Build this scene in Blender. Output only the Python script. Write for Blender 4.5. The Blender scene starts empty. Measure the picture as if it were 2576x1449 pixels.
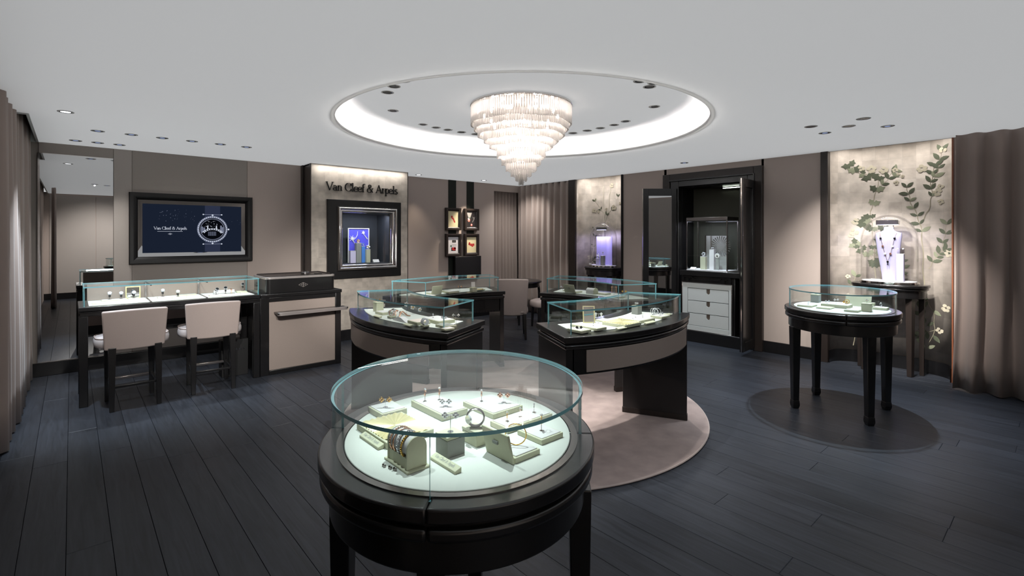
import bpy, math, random
from mathutils import Vector, Matrix
R = math.radians
PI = math.pi
scene = bpy.context.scene
col = scene.collection

# ------------------------------------------------------------ camera, world, exposure
CAM_H = 1.55
cam_data = bpy.data.cameras.new('camera')
cam_data.sensor_width = 36.0
cam_data.lens = 1251.0 / 2576.0 * 36.0
cam_data.shift_y = -130.5 / 2576.0
cam_data.clip_start = 0.02
cam = bpy.data.objects.new('camera', cam_data)
col.objects.link(cam)
cam.location = (0, 0, CAM_H)
cam.rotation_euler = (R(90), 0, math.atan2(1412, 1251) - R(90))
scene.camera = cam

world = bpy.data.worlds.new('fill_world')  # even light added above the room to make the ceiling glow
scene.world = world
world.use_nodes = True
bg = world.node_tree.nodes['Background']
bg.inputs[0].default_value = (0.97, 0.985, 1.0, 1)
bg.inputs[1].default_value = 0.77

scene.view_settings.view_transform = 'Standard'
scene.view_settings.look = 'None'
scene.view_settings.exposure = 0.0
scene.view_settings.gamma = 1.0
scene.view_settings.use_curve_mapping = False
scene.cycles.max_bounces = 8
scene.cycles.diffuse_bounces = 3
scene.cycles.glossy_bounces = 4
scene.cycles.transparent_max_bounces = 40
scene.cycles.sample_clamp_indirect = 6.0
scene.cycles.caustics_reflective = False
scene.cycles.caustics_refractive = False
scene.cycles.use_denoising = True
scene.cycles.use_adaptive_sampling = True
scene.cycles.adaptive_threshold = 0.03

CEIL = 2.59
CX, CY = 3.31, 3.60            # centre of the ceiling dome and chandelier
COOL = (0.80, 0.90, 1.0)
NEUT = (1.0, 0.97, 0.93)
WARM = (1.0, 0.86, 0.70)
LILAC = (0.62, 0.60, 1.0)

# ------------------------------------------------------------ helpers
def lin(c):
    return tuple(((x / 255.0) / 12.92 if x / 255.0 <= 0.04045 else ((x / 255.0 + 0.055) / 1.055) ** 2.4) for x in c)

class MB:
    """collects shapes; build() links them as one mesh object"""
    def __init__(self, off=(0, 0, 0)):
        self.v = []; self.f = []; self.m = []; self.off = Vector(off); self.uv = {}
    def add(self, verts, faces, mi=0, M=None):
        b = len(self.v)
        for p in verts:
            p = Vector(p)
            if M is not None: p = M @ p
            self.v.append(p - self.off)
        for k, f in enumerate(faces):
            self.f.append(tuple(b + i for i in f))
            self.m.append(mi[k] if isinstance(mi, (list, tuple)) else mi)
        return b
    def box(self, x0, x1, y0, y1, z0, z1, mi=0, M=None):
        vs = [(x0, y0, z0), (x1, y0, z0), (x1, y1, z0), (x0, y1, z0), (x0, y0, z1), (x1, y0, z1), (x1, y1, z1), (x0, y1, z1)]
        fs = [(3, 2, 1, 0), (4, 5, 6, 7), (0, 1, 5, 4), (1, 2, 6, 5), (2, 3, 7, 6), (3, 0, 4, 7)]
        self.add(vs, fs, mi, M); return self
    def taper(self, cx, cy, z0, z1, w0, w1, rot=0, d0=None, d1=None, M=None, mi=0, sx=0, sy=0):
        d0 = w0 if d0 is None else d0; d1 = w1 if d1 is None else d1
        c, s = math.cos(rot), math.sin(rot)
        vs = []
        for z, w, d, ox, oy in ((z0, w0, d0, sx, sy), (z1, w1, d1, 0, 0)):
            for a, b in ((-1, -1), (1, -1), (1, 1), (-1, 1)):
                x, y = a * w / 2, b * d / 2
                vs.append((cx + ox + x * c - y * s, cy + oy + x * s + y * c, z))
        self.add(vs, [(3, 2, 1, 0), (4, 5, 6, 7), (0, 1, 5, 4), (1, 2, 6, 5), (2, 3, 7, 6), (3, 0, 4, 7)], mi, M); return self
    def prism(self, poly, z0, z1, mi_cap=0, mi_side=0, M=None):
        n = len(poly)
        vs = [(p[0], p[1], z0) for p in poly] + [(p[0], p[1], z1) for p in poly]
        fs = [tuple(range(n))[::-1], tuple(range(n, 2 * n))] + [(i, (i + 1) % n, n + (i + 1) % n, n + i) for i in range(n)]
        self.add(vs, fs, [mi_cap, mi_cap] + [mi_side] * n, M); return self
    def strip_prism(self, inner, outer, z0, z1, mi_cap=0, mi_side=0, mi_end=None, closed=False, M=None):
        """solid between two matching polylines, extruded from z0 to z1"""
        n = len(inner); me = mi_side if mi_end is None else mi_end
        vs = []
        for a, b in zip(inner, outer):
            vs += [(a[0], a[1], z0), (b[0], b[1], z0), (b[0], b[1], z1), (a[0], a[1], z1)]
        fs = []; ms = []
        for i in range(n if closed else n - 1):
            a = 4 * i; b = 4 * ((i + 1) % n)
            fs += [(a, b, b + 1, a + 1), (a + 1, b + 1, b + 2, a + 2), (a + 2, b + 2, b + 3, a + 3), (a + 3, b + 3, b, a)]
            ms += [mi_cap, mi_side, mi_cap, mi_side]
        if not closed:
            fs += [(0, 1, 2, 3), (4 * n - 1, 4 * n - 2, 4 * n - 3, 4 * n - 4)]; ms += [me, me]
        self.add(vs, fs, ms, M); return self
    def loft(self, rings, caps=True, closed=True, mi=0, M=None):
        n = len(rings[0]); vs = [p for r in rings for p in r]; fs = []
        for k in range(len(rings) - 1):
            for i in range(n if closed else n - 1):
                j = (i + 1) % n
                fs.append((k * n + i, k * n + j, (k + 1) * n + j, (k + 1) * n + i))
        if caps:
            fs.append(tuple(range(n))[::-1]); fs.append(tuple(range((len(rings) - 1) * n, len(rings) * n)))
        self.add(vs, fs, mi, M); return self
    def lathe(self, prof, cx=0, cy=0, n=24, a=1.0, b=1.0, M=None, mi=0, caps=True):
        rings = [[(cx + r * a * math.cos(2 * PI * i / n), cy + r * b * math.sin(2 * PI * i / n), z) for i in range(n)] for r, z in prof]
        self.loft(rings, caps, True, mi, M); return self
    def tube(self, path, r, n=8, closed=False, mi=0, M=None):
        P = [Vector(p) for p in path]; k = len(P); rings = []
        prev = None
        for i in range(k):
            a = P[(i - 1) % k] if (closed or i > 0) else P[i]
            b = P[(i + 1) % k] if (closed or i < k - 1) else P[i]
            t = (b - a).normalized()
            up = prev if prev is not None else (Vector((0, 0, 1)) if abs(t.z) < 0.9 else Vector((1, 0, 0)))
            u = (up - t * up.dot(t)).normalized(); w = t.cross(u); prev = u
            rr = r[i] if isinstance(r, (list, tuple)) else r
            rings.append([P[i] + (u * math.cos(2 * PI * j / n) + w * math.sin(2 * PI * j / n)) * rr for j in range(n)])
        if closed: rings.append(rings[0])
        self.loft(rings, not closed, True, mi, M); return self
    def sphere(self, c, r, n=10, m=6, sz=1.0, mi=0, M=None):
        prof = [(max(1e-4, r * math.sin(PI * i / m)), -r * sz * math.cos(PI * i / m)) for i in range(m + 1)]
        rings = [[(c[0] + rr * math.cos(2 * PI * j / n), c[1] + rr * math.sin(2 * PI * j / n), c[2] + z) for j in range(n)] for rr, z in prof]
        self.loft(rings, True, True, mi, M); return self
    def torus(self, c, Rr, r, axis=(0, 0, 1), n=32, k=8, sq=1.0, mi=0):
        ax = Vector(axis).normalized()
        u = Vector((0, 0, 1)).cross(ax) if abs(ax.z) < 0.9 else Vector((1, 0, 0))
        u = (u - ax * u.dot(ax)).normalized(); w = ax.cross(u); c = Vector(c)
        rings = []
        for i in range(n + 1):
            d = u * math.cos(2 * PI * i / n) + w * math.sin(2 * PI * i / n)
            rings.append([c + d * (Rr + r * math.cos(2 * PI * j / k)) + ax * (r * sq * math.sin(2 * PI * j / k)) for j in range(k)])
        self.loft(rings, False, True, mi); return self
    def build(self, name, mats, parent=None, bevel=0, seg=2, smooth=35, loc=None, rz=0):
        me = bpy.data.meshes.new(name)
        me.from_pydata([tuple(p) for p in self.v], [], self.f)
        if not isinstance(mats, (list, tuple)): mats = [mats]
        for m in mats: me.materials.append(m)
        if len(mats) > 1:
            me.polygons.foreach_set('material_index', self.m)
        if smooth:
            me.polygons.foreach_set('use_smooth', [True] * len(me.polygons))
            me.set_sharp_from_angle(angle=R(smooth))
        me.update()
        o = bpy.data.objects.new(name, me)
        col.objects.link(o)
        if parent is not None: o.parent = parent
        if loc is not None: o.location = loc
        if rz: o.rotation_euler.z = rz
        if bevel:
            md = o.modifiers.new('bevel', 'BEVEL'); md.width = bevel; md.segments = seg; md.limit_method = 'ANGLE'; md.angle_limit = R(40)
        return o

def tag(o, label=None, cat=None, group=None, kind=None):
    if label: o['label'] = label
    if cat: o['category'] = cat
    if group: o['group'] = group
    if kind: o['kind'] = kind
    return o
def thing(name, label, cat, loc=(0, 0, 0), rz=0, group=None):
    o = bpy.data.objects.new(name, None); col.objects.link(o)
    o.empty_display_size = 0.05
    o.location = loc; o.rotation_euler = (0, 0, rz)
    return tag(o, label, cat, group)
def struct(o): o['kind'] = 'structure'; return o
def copy_tree(o, parent=None):
    c = o.copy(); col.objects.link(c); c.parent = parent
    for ch in list(o.children): copy_tree(ch, c)
    return c
def spot(name, loc, target, watt, angle, blend=0.5, color=NEUT, radius=0.03, parent=None):
    l = bpy.data.lights.new(name, 'SPOT'); l.energy = watt; l.spot_size = R(angle); l.spot_blend = blend
    l.color = color; l.shadow_soft_size = radius
    o = bpy.data.objects.new(name, l); col.objects.link(o); o.location = loc
    o.rotation_euler = (Vector(target) - Vector(loc)).to_track_quat('-Z', 'Y').to_euler()
    if parent is not None:
        o.parent = parent; o.location = Vector(loc) - parent.location
    return o
def area(name, loc, target, watt, sx, sy, color=NEUT, spread=180):
    l = bpy.data.lights.new(name, 'AREA'); l.energy = watt; l.shape = 'RECTANGLE'; l.size = sx; l.size_y = sy; l.color = color
    l.spread = R(spread)
    o = bpy.data.objects.new(name, l); col.objects.link(o); o.location = loc
    o.rotation_euler = (Vector(target) - Vector(loc)).to_track_quat('-Z', 'Y').to_euler()
    return o
def point(name, loc, watt, radius, color=NEUT):
    l = bpy.data.lights.new(name, 'POINT'); l.energy = watt; l.shadow_soft_size = radius; l.color = color
    o = bpy.data.objects.new(name, l); col.objects.link(o); o.location = loc
    return o

# ------------------------------------------------------------ materials
def mat(name):
    m = bpy.data.materials.new(name); m.use_nodes = True
    nt = m.node_tree; p = nt.nodes['Principled BSDF']
    return m, nt, p
def simple(name, rgb, rough=0.5, metal=0.0, spec=0.5, coat=0.0, noise=0.0, scale=40.0, bump=0.0, stretch=(1, 1, 1), sheen=0.0):
    m, nt, p = mat(name)
    c = lin(rgb)
    p.inputs['Base Color'].default_value = (*c, 1)
    p.inputs['Roughness'].default_value = rough
    p.inputs['Metallic'].default_value = metal
    p.inputs['Specular IOR Level'].default_value = spec
    p.inputs['Coat Weight'].default_value = coat
    p.inputs['Coat Roughness'].default_value = 0.08
    if sheen: p.inputs['Sheen Weight'].default_value = sheen
    if noise or bump:
        tc = nt.nodes.new('ShaderNodeTexCoord'); mp = nt.nodes.new('ShaderNodeMapping'); nz = nt.nodes.new('ShaderNodeTexNoise')
        mp.inputs['Scale'].default_value = stretch
        nz.inputs['Scale'].default_value = scale; nz.inputs['Detail'].default_value = 4
        nt.links.new(tc.outputs['Object'], mp.inputs[0]); nt.links.new(mp.outputs[0], nz.inputs['Vector'])
        if noise:
            mx = nt.nodes.new('ShaderNodeMix'); mx.data_type = 'RGBA'
            mx.inputs[6].default_value = (*[x * (1 - noise) for x in c], 1); mx.inputs[7].default_value = (*[min(1, x * (1 + noise)) for x in c], 1)
            nt.links.new(nz.outputs[0], mx.inputs[0]); nt.links.new(mx.outputs[2], p.inputs['Base Color'])
        if bump:
            b = nt.nodes.new('ShaderNodeBump'); b.inputs['Strength'].default_value = bump; b.inputs['Distance'].default_value = 0.002
            nt.links.new(nz.outputs[0], b.inputs['Height']); nt.links.new(b.outputs[0], p.inputs['Normal'])
    return m
def emissive(name, rgb, strength):
    m = bpy.data.materials.new(name); m.use_nodes = True; nt = m.node_tree
    nt.nodes.remove(nt.nodes['Principled BSDF'])
    e = nt.nodes.new('ShaderNodeEmission'); e.inputs[0].default_value = (*lin(rgb), 1); e.inputs[1].default_value = strength
    nt.links.new(e.outputs[0], nt.nodes['Material Output'].inputs[0])
    return m
def no_sampling(m):
    m.cycles.emission_sampling = 'NONE'
    return m
def sheet_glass(name, tint=(0.965, 0.985, 0.98), f0=0.02, fmul=0.5, rim=None):
    m = bpy.data.materials.new(name); m.use_nodes = True; nt = m.node_tree
    nt.nodes.remove(nt.nodes['Principled BSDF'])
    out = nt.nodes['Material Output']
    tr = nt.nodes.new('ShaderNodeBsdfTransparent'); tr.inputs[0].default_value = (*tint, 1)
    gl = nt.nodes.new('ShaderNodeBsdfGlossy'); gl.inputs['Roughness'].default_value = 0.0; gl.inputs[0].default_value = (1, 1, 1, 1)
    lw = nt.nodes.new('ShaderNodeLayerWeight'); lw.inputs[0].default_value = 0.5
    if rim:
        p4 = nt.nodes.new('ShaderNodeMath'); p4.operation = 'POWER'; p4.inputs[1].default_value = 5.0
        mc = nt.nodes.new('ShaderNodeMix'); mc.data_type = 'RGBA'; mc.inputs[6].default_value = (*tint, 1); mc.inputs[7].default_value = (*rim, 1)
        nt.links.new(lw.outputs['Facing'], p4.inputs[0]); nt.links.new(p4.outputs[0], mc.inputs[0]); nt.links.new(mc.outputs[2], tr.inputs[0])
    pw = nt.nodes.new('ShaderNodeMath'); pw.operation = 'POWER'; pw.inputs[1].default_value = 5.0
    ml = nt.nodes.new('ShaderNodeMath'); ml.operation = 'MULTIPLY_ADD'; ml.inputs[1].default_value = fmul; ml.inputs[2].default_value = f0
    mx = nt.nodes.new('ShaderNodeMixShader')
    nt.links.new(lw.outputs['Facing'], pw.inputs[0]); nt.links.new(pw.outputs[0], ml.inputs[0]); nt.links.new(ml.outputs[0], mx.inputs[0])
    nt.links.new(tr.outputs[0], mx.inputs[1]); nt.links.new(gl.outputs[0], mx.inputs[2]); nt.links.new(mx.outputs[0], out.inputs[0])
    return m
def rod_glass(name):
    m = bpy.data.materials.new(name); m.use_nodes = True; nt = m.node_tree
    nt.nodes.remove(nt.nodes['Principled BSDF']); out = nt.nodes['Material Output']
    tr = nt.nodes.new('ShaderNodeBsdfTransparent'); tr.inputs[0].default_value = (0.97, 0.96, 0.95, 1)
    tl = nt.nodes.new('ShaderNodeBsdfTranslucent'); tl.inputs[0].default_value = (0.98, 0.97, 0.96, 1)
    df = nt.nodes.new('ShaderNodeBsdfDiffuse'); df.inputs[0].default_value = (0.92, 0.9, 0.88, 1)
    gl = nt.nodes.new('ShaderNodeBsdfGlossy'); gl.inputs['Roughness'].default_value = 0.08
    m1 = nt.nodes.new('ShaderNodeMixShader'); m1.inputs[0].default_value = 0.35
    m2 = nt.nodes.new('ShaderNodeMixShader'); m2.inputs[0].default_value = 0.48
    m3 = nt.nodes.new('ShaderNodeMixShader')
    lw = nt.nodes.new('ShaderNodeLayerWeight'); lw.inputs[0].default_value = 0.22
    nt.links.new(tl.outputs[0], m1.inputs[1]); nt.links.new(df.outputs[0], m1.inputs[2])
    nt.links.new(m1.outputs[0], m2.inputs[1]); nt.links.new(tr.outputs[0], m2.inputs[2])
    nt.links.new(lw.outputs['Facing'], m3.inputs[0]); nt.links.new(m2.outputs[0], m3.inputs[1]); nt.links.new(gl.outputs[0], m3.inputs[2])
    nt.links.new(m3.outputs[0], out.inputs[0])
    return m
def ceiling_fill_glow(name):
    """white ceiling made translucent so the added light above gives an even glow"""
    m = bpy.data.materials.new(name); m.use_nodes = True; nt = m.node_tree
    nt.nodes.remove(nt.nodes['Principled BSDF']); out = nt.nodes['Material Output']
    tl = nt.nodes.new('ShaderNodeBsdfTranslucent'); tl.inputs[0].default_value = (0.80, 0.80, 0.80, 1)
    df = nt.nodes.new('ShaderNodeBsdfDiffuse'); df.inputs[0].default_value = (0.82, 0.82, 0.82, 1)
    ad = nt.nodes.new('ShaderNodeMixShader'); ad.inputs[0].default_value = 0.30
    nt.links.new(tl.outputs[0], ad.inputs[1]); nt.links.new(df.outputs[0], ad.inputs[2]); nt.links.new(ad.outputs[0], out.inputs[0])
    return m
def led_housing(name):
    m = bpy.data.materials.new(name); m.use_nodes = True; nt = m.node_tree
    nt.nodes.remove(nt.nodes['Principled BSDF']); out = nt.nodes['Material Output']
    tl = nt.nodes.new('ShaderNodeBsdfTranslucent'); tl.inputs[0].default_value = (0.9, 0.9, 0.9, 1)
    df = nt.nodes.new('ShaderNodeBsdfDiffuse'); df.inputs[0].default_value = (0.8, 0.8, 0.8, 1)
    mx = nt.nodes.new('ShaderNodeMixShader'); mx.inputs[0].default_value = 0.93  # slight leak added so the ceiling rim below stays bright
    nt.links.new(tl.outputs[0], mx.inputs[1]); nt.links.new(df.outputs[0], mx.inputs[2]); nt.links.new(mx.outputs[0], out.inputs[0])
    return m
def plank_wood(name):
    m, nt, p = mat(name)
    tc = nt.nodes.new('ShaderNodeTexCoord'); oi = nt.nodes.new('ShaderNodeObjectInfo')
    mp = nt.nodes.new('ShaderNodeMapping'); mp.inputs['Scale'].default_value = (34, 2.2, 30)
    ad = nt.nodes.new('ShaderNodeVectorMath'); ad.operation = 'ADD'
    ml = nt.nodes.new('ShaderNodeMath'); ml.operation = 'MULTIPLY'; ml.inputs[1].default_value = 37.0
    nz = nt.nodes.new('ShaderNodeTexNoise'); nz.inputs['Scale'].default_value = 1.0; nz.inputs['Detail'].default_value = 6; nz.inputs['Distortion'].default_value = 1.2
    ge = nt.nodes.new('ShaderNodeNewGeometry')
    nt.links.new(ge.outputs['Position'], mp.inputs[0])
    nt.links.new(oi.outputs['Random'], ml.inputs[0]); nt.links.new(mp.outputs[0], ad.inputs[0]); nt.links.new(ml.outputs[0], ad.inputs[1])
    nt.links.new(ad.outputs[0], nz.inputs['Vector'])
    cr = nt.nodes.new('ShaderNodeValToRGB')
    cr.color_ramp.elements[0].position = 0.3; cr.color_ramp.elements[0].color = (*lin((37, 40, 46)), 1)
    cr.color_ramp.elements[1].position = 0.72; cr.color_ramp.elements[1].color = (*lin((54, 58, 66)), 1)
    hs = nt.nodes.new('ShaderNodeHueSaturation')
    mr = nt.nodes.new('ShaderNodeMapRange'); mr.inputs[3].default_value = 0.86; mr.inputs[4].default_value = 1.14
    nt.links.new(oi.outputs['Random'], mr.inputs[0]); nt.links.new(mr.outputs[0], hs.inputs['Value'])
    nt.links.new(nz.outputs[0], cr.inputs[0]); nt.links.new(cr.outputs[0], hs.inputs['Color']); nt.links.new(hs.outputs[0], p.inputs['Base Color'])
    p.inputs['Roughness'].default_value = 0.42; p.inputs['Specular IOR Level'].default_value = 0.30
    b = nt.nodes.new('ShaderNodeBump'); b.inputs['Strength'].default_value = 0.25; b.inputs['Distance'].default_value = 0.002
    nt.links.new(nz.outputs[0], b.inputs['Height']); nt.links.new(b.outputs[0], p.inputs['Normal'])
    return m
def leaf_paper(name, a, b, sq=0.085, metal=0.15, rough=0.5):
    """squares of silver leaf laid on paper, using the surface's own u,v in metres"""
    m, nt, p = mat(name)
    uv = nt.nodes.new('ShaderNodeUVMap')
    br = nt.nodes.new('ShaderNodeTexBrick'); br.offset = 0.0; br.squash = 1.0
    br.inputs['Scale'].default_value = 1.0 / sq; br.inputs['Mortar Size'].default_value = 0.012
    br.inputs['Brick Width'].default_value = 1.0; br.inputs['Row Height'].default_value = 1.0
    br.inputs['Color1'].default_value = (*lin(a), 1); br.inputs['Color2'].default_value = (*lin(b), 1)
    br.inputs['Mortar'].default_value = (*[x * 0.82 for x in lin(a)], 1)
    nz = nt.nodes.new('ShaderNodeTexNoise'); nz.inputs['Scale'].default_value = 7; nz.inputs['Detail'].default_value = 6
    nt.links.new(uv.outputs[0], br.inputs['Vector']); nt.links.new(uv.outputs[0], nz.inputs['Vector'])
    mr = nt.nodes.new('ShaderNodeMapRange'); mr.inputs[1].default_value = 0.3; mr.inputs[2].default_value = 0.7; mr.inputs[3].default_value = 0.72; mr.inputs[4].default_value = 1.12
    nt.links.new(nz.outputs[0], mr.inputs[0])
    hs = nt.nodes.new('ShaderNodeHueSaturation'); nt.links.new(br.outputs[0], hs.inputs['Color']); nt.links.new(mr.outputs[0], hs.inputs['Value'])
    nt.links.new(hs.outputs[0], p.inputs['Base Color'])
    p.inputs['Metallic'].default_value = metal; p.inputs['Roughness'].default_value = rough
    return m

lacquer = simple('black_lacquer', (17, 16, 17), 0.30, spec=0.6, coat=0.3, noise=0.25, scale=6, stretch=(1, 1, 8))
lacquer_dark = simple('black_lacquer_matt', (14, 13, 14), 0.45, spec=0.35)
bronze_wood = simple('dark_brown_stained_wood', (44, 37, 34), 0.35, spec=0.45, noise=0.2, scale=9, stretch=(9, 9, 1))
fabric_wall = simple('taupe_fabric_wall', (182, 168, 160), 0.9, spec=0.15, noise=0.05, scale=160, bump=0.15)
fabric_pale = simple('pale_grey_fabric_wall', (172, 164, 158), 0.9, spec=0.15, noise=0.05, scale=160, bump=0.15)
fabric_grey = simple('grey_fabric_wall', (156, 148, 142), 0.9, spec=0.15, noise=0.05, scale=160, bump=0.15)
panel_leather = simple('taupe_leather_panel', (150, 137, 129), 0.6, spec=0.35, noise=0.05, scale=90, bump=0.2)
seat_leather = simple('greige_leather', (170, 156, 150), 0.5, spec=0.4, noise=0.04, scale=120, bump=0.2)
seat_pale = simple('pale_seat_leather', (178, 171, 170), 0.5, spec=0.4, noise=0.04, scale=120, bump=0.2)
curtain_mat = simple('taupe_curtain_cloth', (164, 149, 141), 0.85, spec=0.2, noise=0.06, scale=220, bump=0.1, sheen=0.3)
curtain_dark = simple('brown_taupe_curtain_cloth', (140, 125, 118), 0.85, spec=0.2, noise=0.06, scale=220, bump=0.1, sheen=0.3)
felt = simple('white_felt', (202, 205, 200), 0.95, spec=0.1, noise=0.05, scale=400, bump=0.2)
suede = simple('sage_cream_suede', (196, 196, 172), 0.8, spec=0.2, noise=0.05, scale=120)
suede_top = simple('pale_grey_suede', (206, 204, 204), 0.85, spec=0.15, noise=0.05, scale=160)
suede_grey = simple('grey_suede', (150, 152, 148), 0.85, spec=0.15, noise=0.05, scale=160)
suede_white = simple('white_suede', (226, 224, 226), 0.85, spec=0.15, noise=0.03, scale=160)
champagne = simple('champagne_satin', (206, 196, 150), 0.35, metal=0.3, noise=0.15, scale=30)
gold = simple('yellow_gold', (235, 190, 105), 0.18, metal=1.0)
rose_gold = simple('rose_gold', (228, 178, 150), 0.2, metal=1.0)
silver = simple('white_gold', (220, 222, 228), 0.15, metal=1.0)
chrome = simple('polished_chrome', (215, 212, 210), 0.07, metal=1.0)
satin = simple('satin_chrome', (214, 206, 202), 0.32, metal=0.85)
steel = simple('brushed_steel', (150, 144, 142), 0.25, metal=1.0)
diamond = simple('diamond_pave', (245, 247, 252), 0.06, metal=0.6, spec=1.0)
onyx = simple('black_onyx', (14, 14, 16), 0.12, spec=0.7)
dark_strap = simple('dark_strap_leather', (30, 27, 28), 0.5)
pearl = simple('mother_of_pearl', (238, 234, 230), 0.2, spec=0.7)
glass = sheet_glass('clear_sheet_glass')
dome_glass = sheet_glass('dome_glass', (0.985, 0.985, 0.985), 0.04, 1.0, (0.45, 0.44, 0.45))
edge = simple('teal_glass_edge', (124, 186, 196), 0.12, spec=0.8, coat=0.5)
edge_dark = simple('dark_glass_joint', (60, 84, 92), 0.15, spec=0.7)
mirror = simple('mirror_silver', (205, 205, 205), 0.0, metal=1.0)
rods = rod_glass('crystal_rod')
fill_glow = ceiling_fill_glow('ceiling_fill_glow')
plaster = simple('white_plaster', (214, 214, 213), 0.9, spec=0.2)
shield_mat = led_housing('leaky_led_shield')
plank_mat = plank_wood('dark_oak_plank')
sub_mat = simple('dark_subfloor', (10, 10, 12), 0.9, spec=0.1)
rug_mat = simple('rosy_taupe_rug_pile', (172, 155, 150), 0.98, spec=0.05, noise=0.35, scale=7, bump=0.5, sheen=0.2)
rug_edge = simple('rug_binding', (190, 176, 170), 0.95, spec=0.05)
paper_sign = leaf_paper('silver_leaf_squares', (196, 186, 174), (178, 168, 157), 0.095)
paper_niche = leaf_paper('silver_leaf_garden_paper', (200, 189, 178), (178, 167, 156), 0.13)
white_paint = simple('white_lacquer', (232, 230, 226), 0.4)
drawer_mat = simple('pale_grey_shagreen', (196, 200, 198), 0.5, noise=0.06, scale=200)
olive_dark = simple('dark_olive_strap', (38, 42, 38), 0.7, spec=0.2)
cab_back = simple('dark_olive_silk', (74, 74, 66), 0.8, spec=0.15)
led_white = emissive('cove_led', (255, 252, 248), 150.0)
led_cab = no_sampling(emissive('cabinet_led', (240, 250, 235), 22.0))
bulb_mat = emissive('chandelier_bulb', (255, 242, 232), 130.0)
lens_mat = no_sampling(emissive('downlight_lens', (150, 165, 205), 0.9)); lens_bright = no_sampling(emissive('bright_downlight_lens', (245, 248, 255), 3.0))
baffle_mat = simple('downlight_baffle', (70, 72, 84), 0.25, metal=0.8)
# ------------------------------------------------------------ the room
random.seed(7)
def set_uv(o, fn):
    me = o.data; uv = me.uv_layers.new(name='UVMap')
    for l in me.loops:
        uv.data[l.index].uv = fn(me.vertices[l.vertex_index].co)
    return o

floor = struct(MB().box(-0.75, 7.55, -1.45, 8.1, -0.10, -0.006).build('floor', sub_mat, smooth=0))
pw = 0.175
pm = MB()
e = 0.0008 / pw
pm.add([(-.5, -.5, -1), (.5, -.5, -1), (.5, .5, -1), (-.5, .5, -1), (-.5, -.5, -.12), (.5, -.5, -.12), (.5, .5, -.12), (-.5, .5, -.12),
        (-.5 + e, -.499, 0), (.5 - e, -.499, 0), (.5 - e, .499, 0), (-.5 + e, .499, 0)],
       [(3, 2, 1, 0), (0, 1, 5, 4), (1, 2, 6, 5), (2, 3, 7, 6), (3, 0, 4, 7), (4, 5, 9, 8), (5, 6, 10, 9), (6, 7, 11, 10), (7, 4, 8, 11), (8, 9, 10, 11)])
first = pm.build('plank', plank_mat, floor, smooth=0)
pmesh = first.data
col.objects.unlink(first); bpy.data.objects.remove(first)
c = 0
x = -0.72
while x < 7.5:
    y = -1.42 - random.uniform(0, 1.9)
    while y < 8.05:
        ln = random.uniform(1.7, 2.5)
        y0, y1 = max(y, -1.42), min(y + ln, 8.08)
        if y1 - y0 > 0.05:
            o = bpy.data.objects.new('plank', pmesh); col.objects.link(o); o.parent = floor
            o.location = (x + pw / 2, (y0 + y1) / 2, 0)
            o.scale = (pw - 0.0019, (y1 - y0) - 0.0009, 0.012)
            c += 1
        y += ln
    x += pw

# ceiling with the round opening
N = 180
angs = [2 * PI * i / N for i in range(N)]
poly = [(-0.42, -1.4), (7.0, -1.4), (7.0, 7.78), (-0.27, 7.78), (-0.27, 5.92), (-0.42, 5.87)]
angs += [math.atan2(p[1] - CY, p[0] - CX) % (2 * PI) for p in poly]
angs = sorted(set(angs))
RO = 1.727
def hit(a):
    d = Vector((math.cos(a), math.sin(a))); best = 99
    for i in range(len(poly)):
        p = Vector(poly[i]) - Vector((CX, CY)); q = Vector(poly[(i + 1) % len(poly)]) - Vector((CX, CY)); e_ = q - p
        den = d.x * e_.y - d.y * e_.x
        if abs(den) < 1e-9: continue
        t = (p.x * e_.y - p.y * e_.x) / den; s = (p.x * d.y - p.y * d.x) / den
        if t > 0 and -1e-4 <= s <= 1 + 1e-4: best = min(best, t)
    return best
m = MB(); vs = []; fs = []
for a in angs:
    h = hit(a)
    RH = 1.7675
    vs += [(CX + RH * math.cos(a), CY + RH * math.sin(a), CEIL), (CX + h * math.cos(a), CY + h * math.sin(a), CEIL)]
k = len(angs)
for i in range(k):
    j = (i + 1) % k
    fs.append((2 * i, 2 * j, 2 * j + 1, 2 * i + 1))
m.add(vs, fs)
ceiling = struct(m.build('ceiling', fill_glow, smooth=0))
prof = [(1.727, 2.59), (1.727, 2.637), (1.7272, 2.637), (1.7272, 2.5905), (1.768, 2.5905), (1.768, 2.70), (1.752, 2.745), (1.71, 2.785), (1.64, 2.812), (1.54, 2.826), (1.42, 2.832), (1.0, 2.835), (0.02, 2.835)]
m = MB(); m.lathe(prof, CX, CY, 128, caps=False)
dome_c = m.build('dome', fill_glow, ceiling, smooth=60)
m = MB(); m.lathe([(1.735, 2.600), (1.760, 2.600), (1.760, 2.607), (1.735, 2.607), (1.735, 2.600)], CX, CY, 96, caps=False)
m.build('led_strip', led_white, ceiling)
m = MB(); m.lathe([(1.729, 2.612), (1.729, 2.597), (1.766, 2.597), (1.766, 2.612)], CX, CY, 128, caps=False)  # unseen tray, added to keep the LED's direct light off the rim
m.build('led_light_shield', shield_mat, ceiling, smooth=40)

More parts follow.
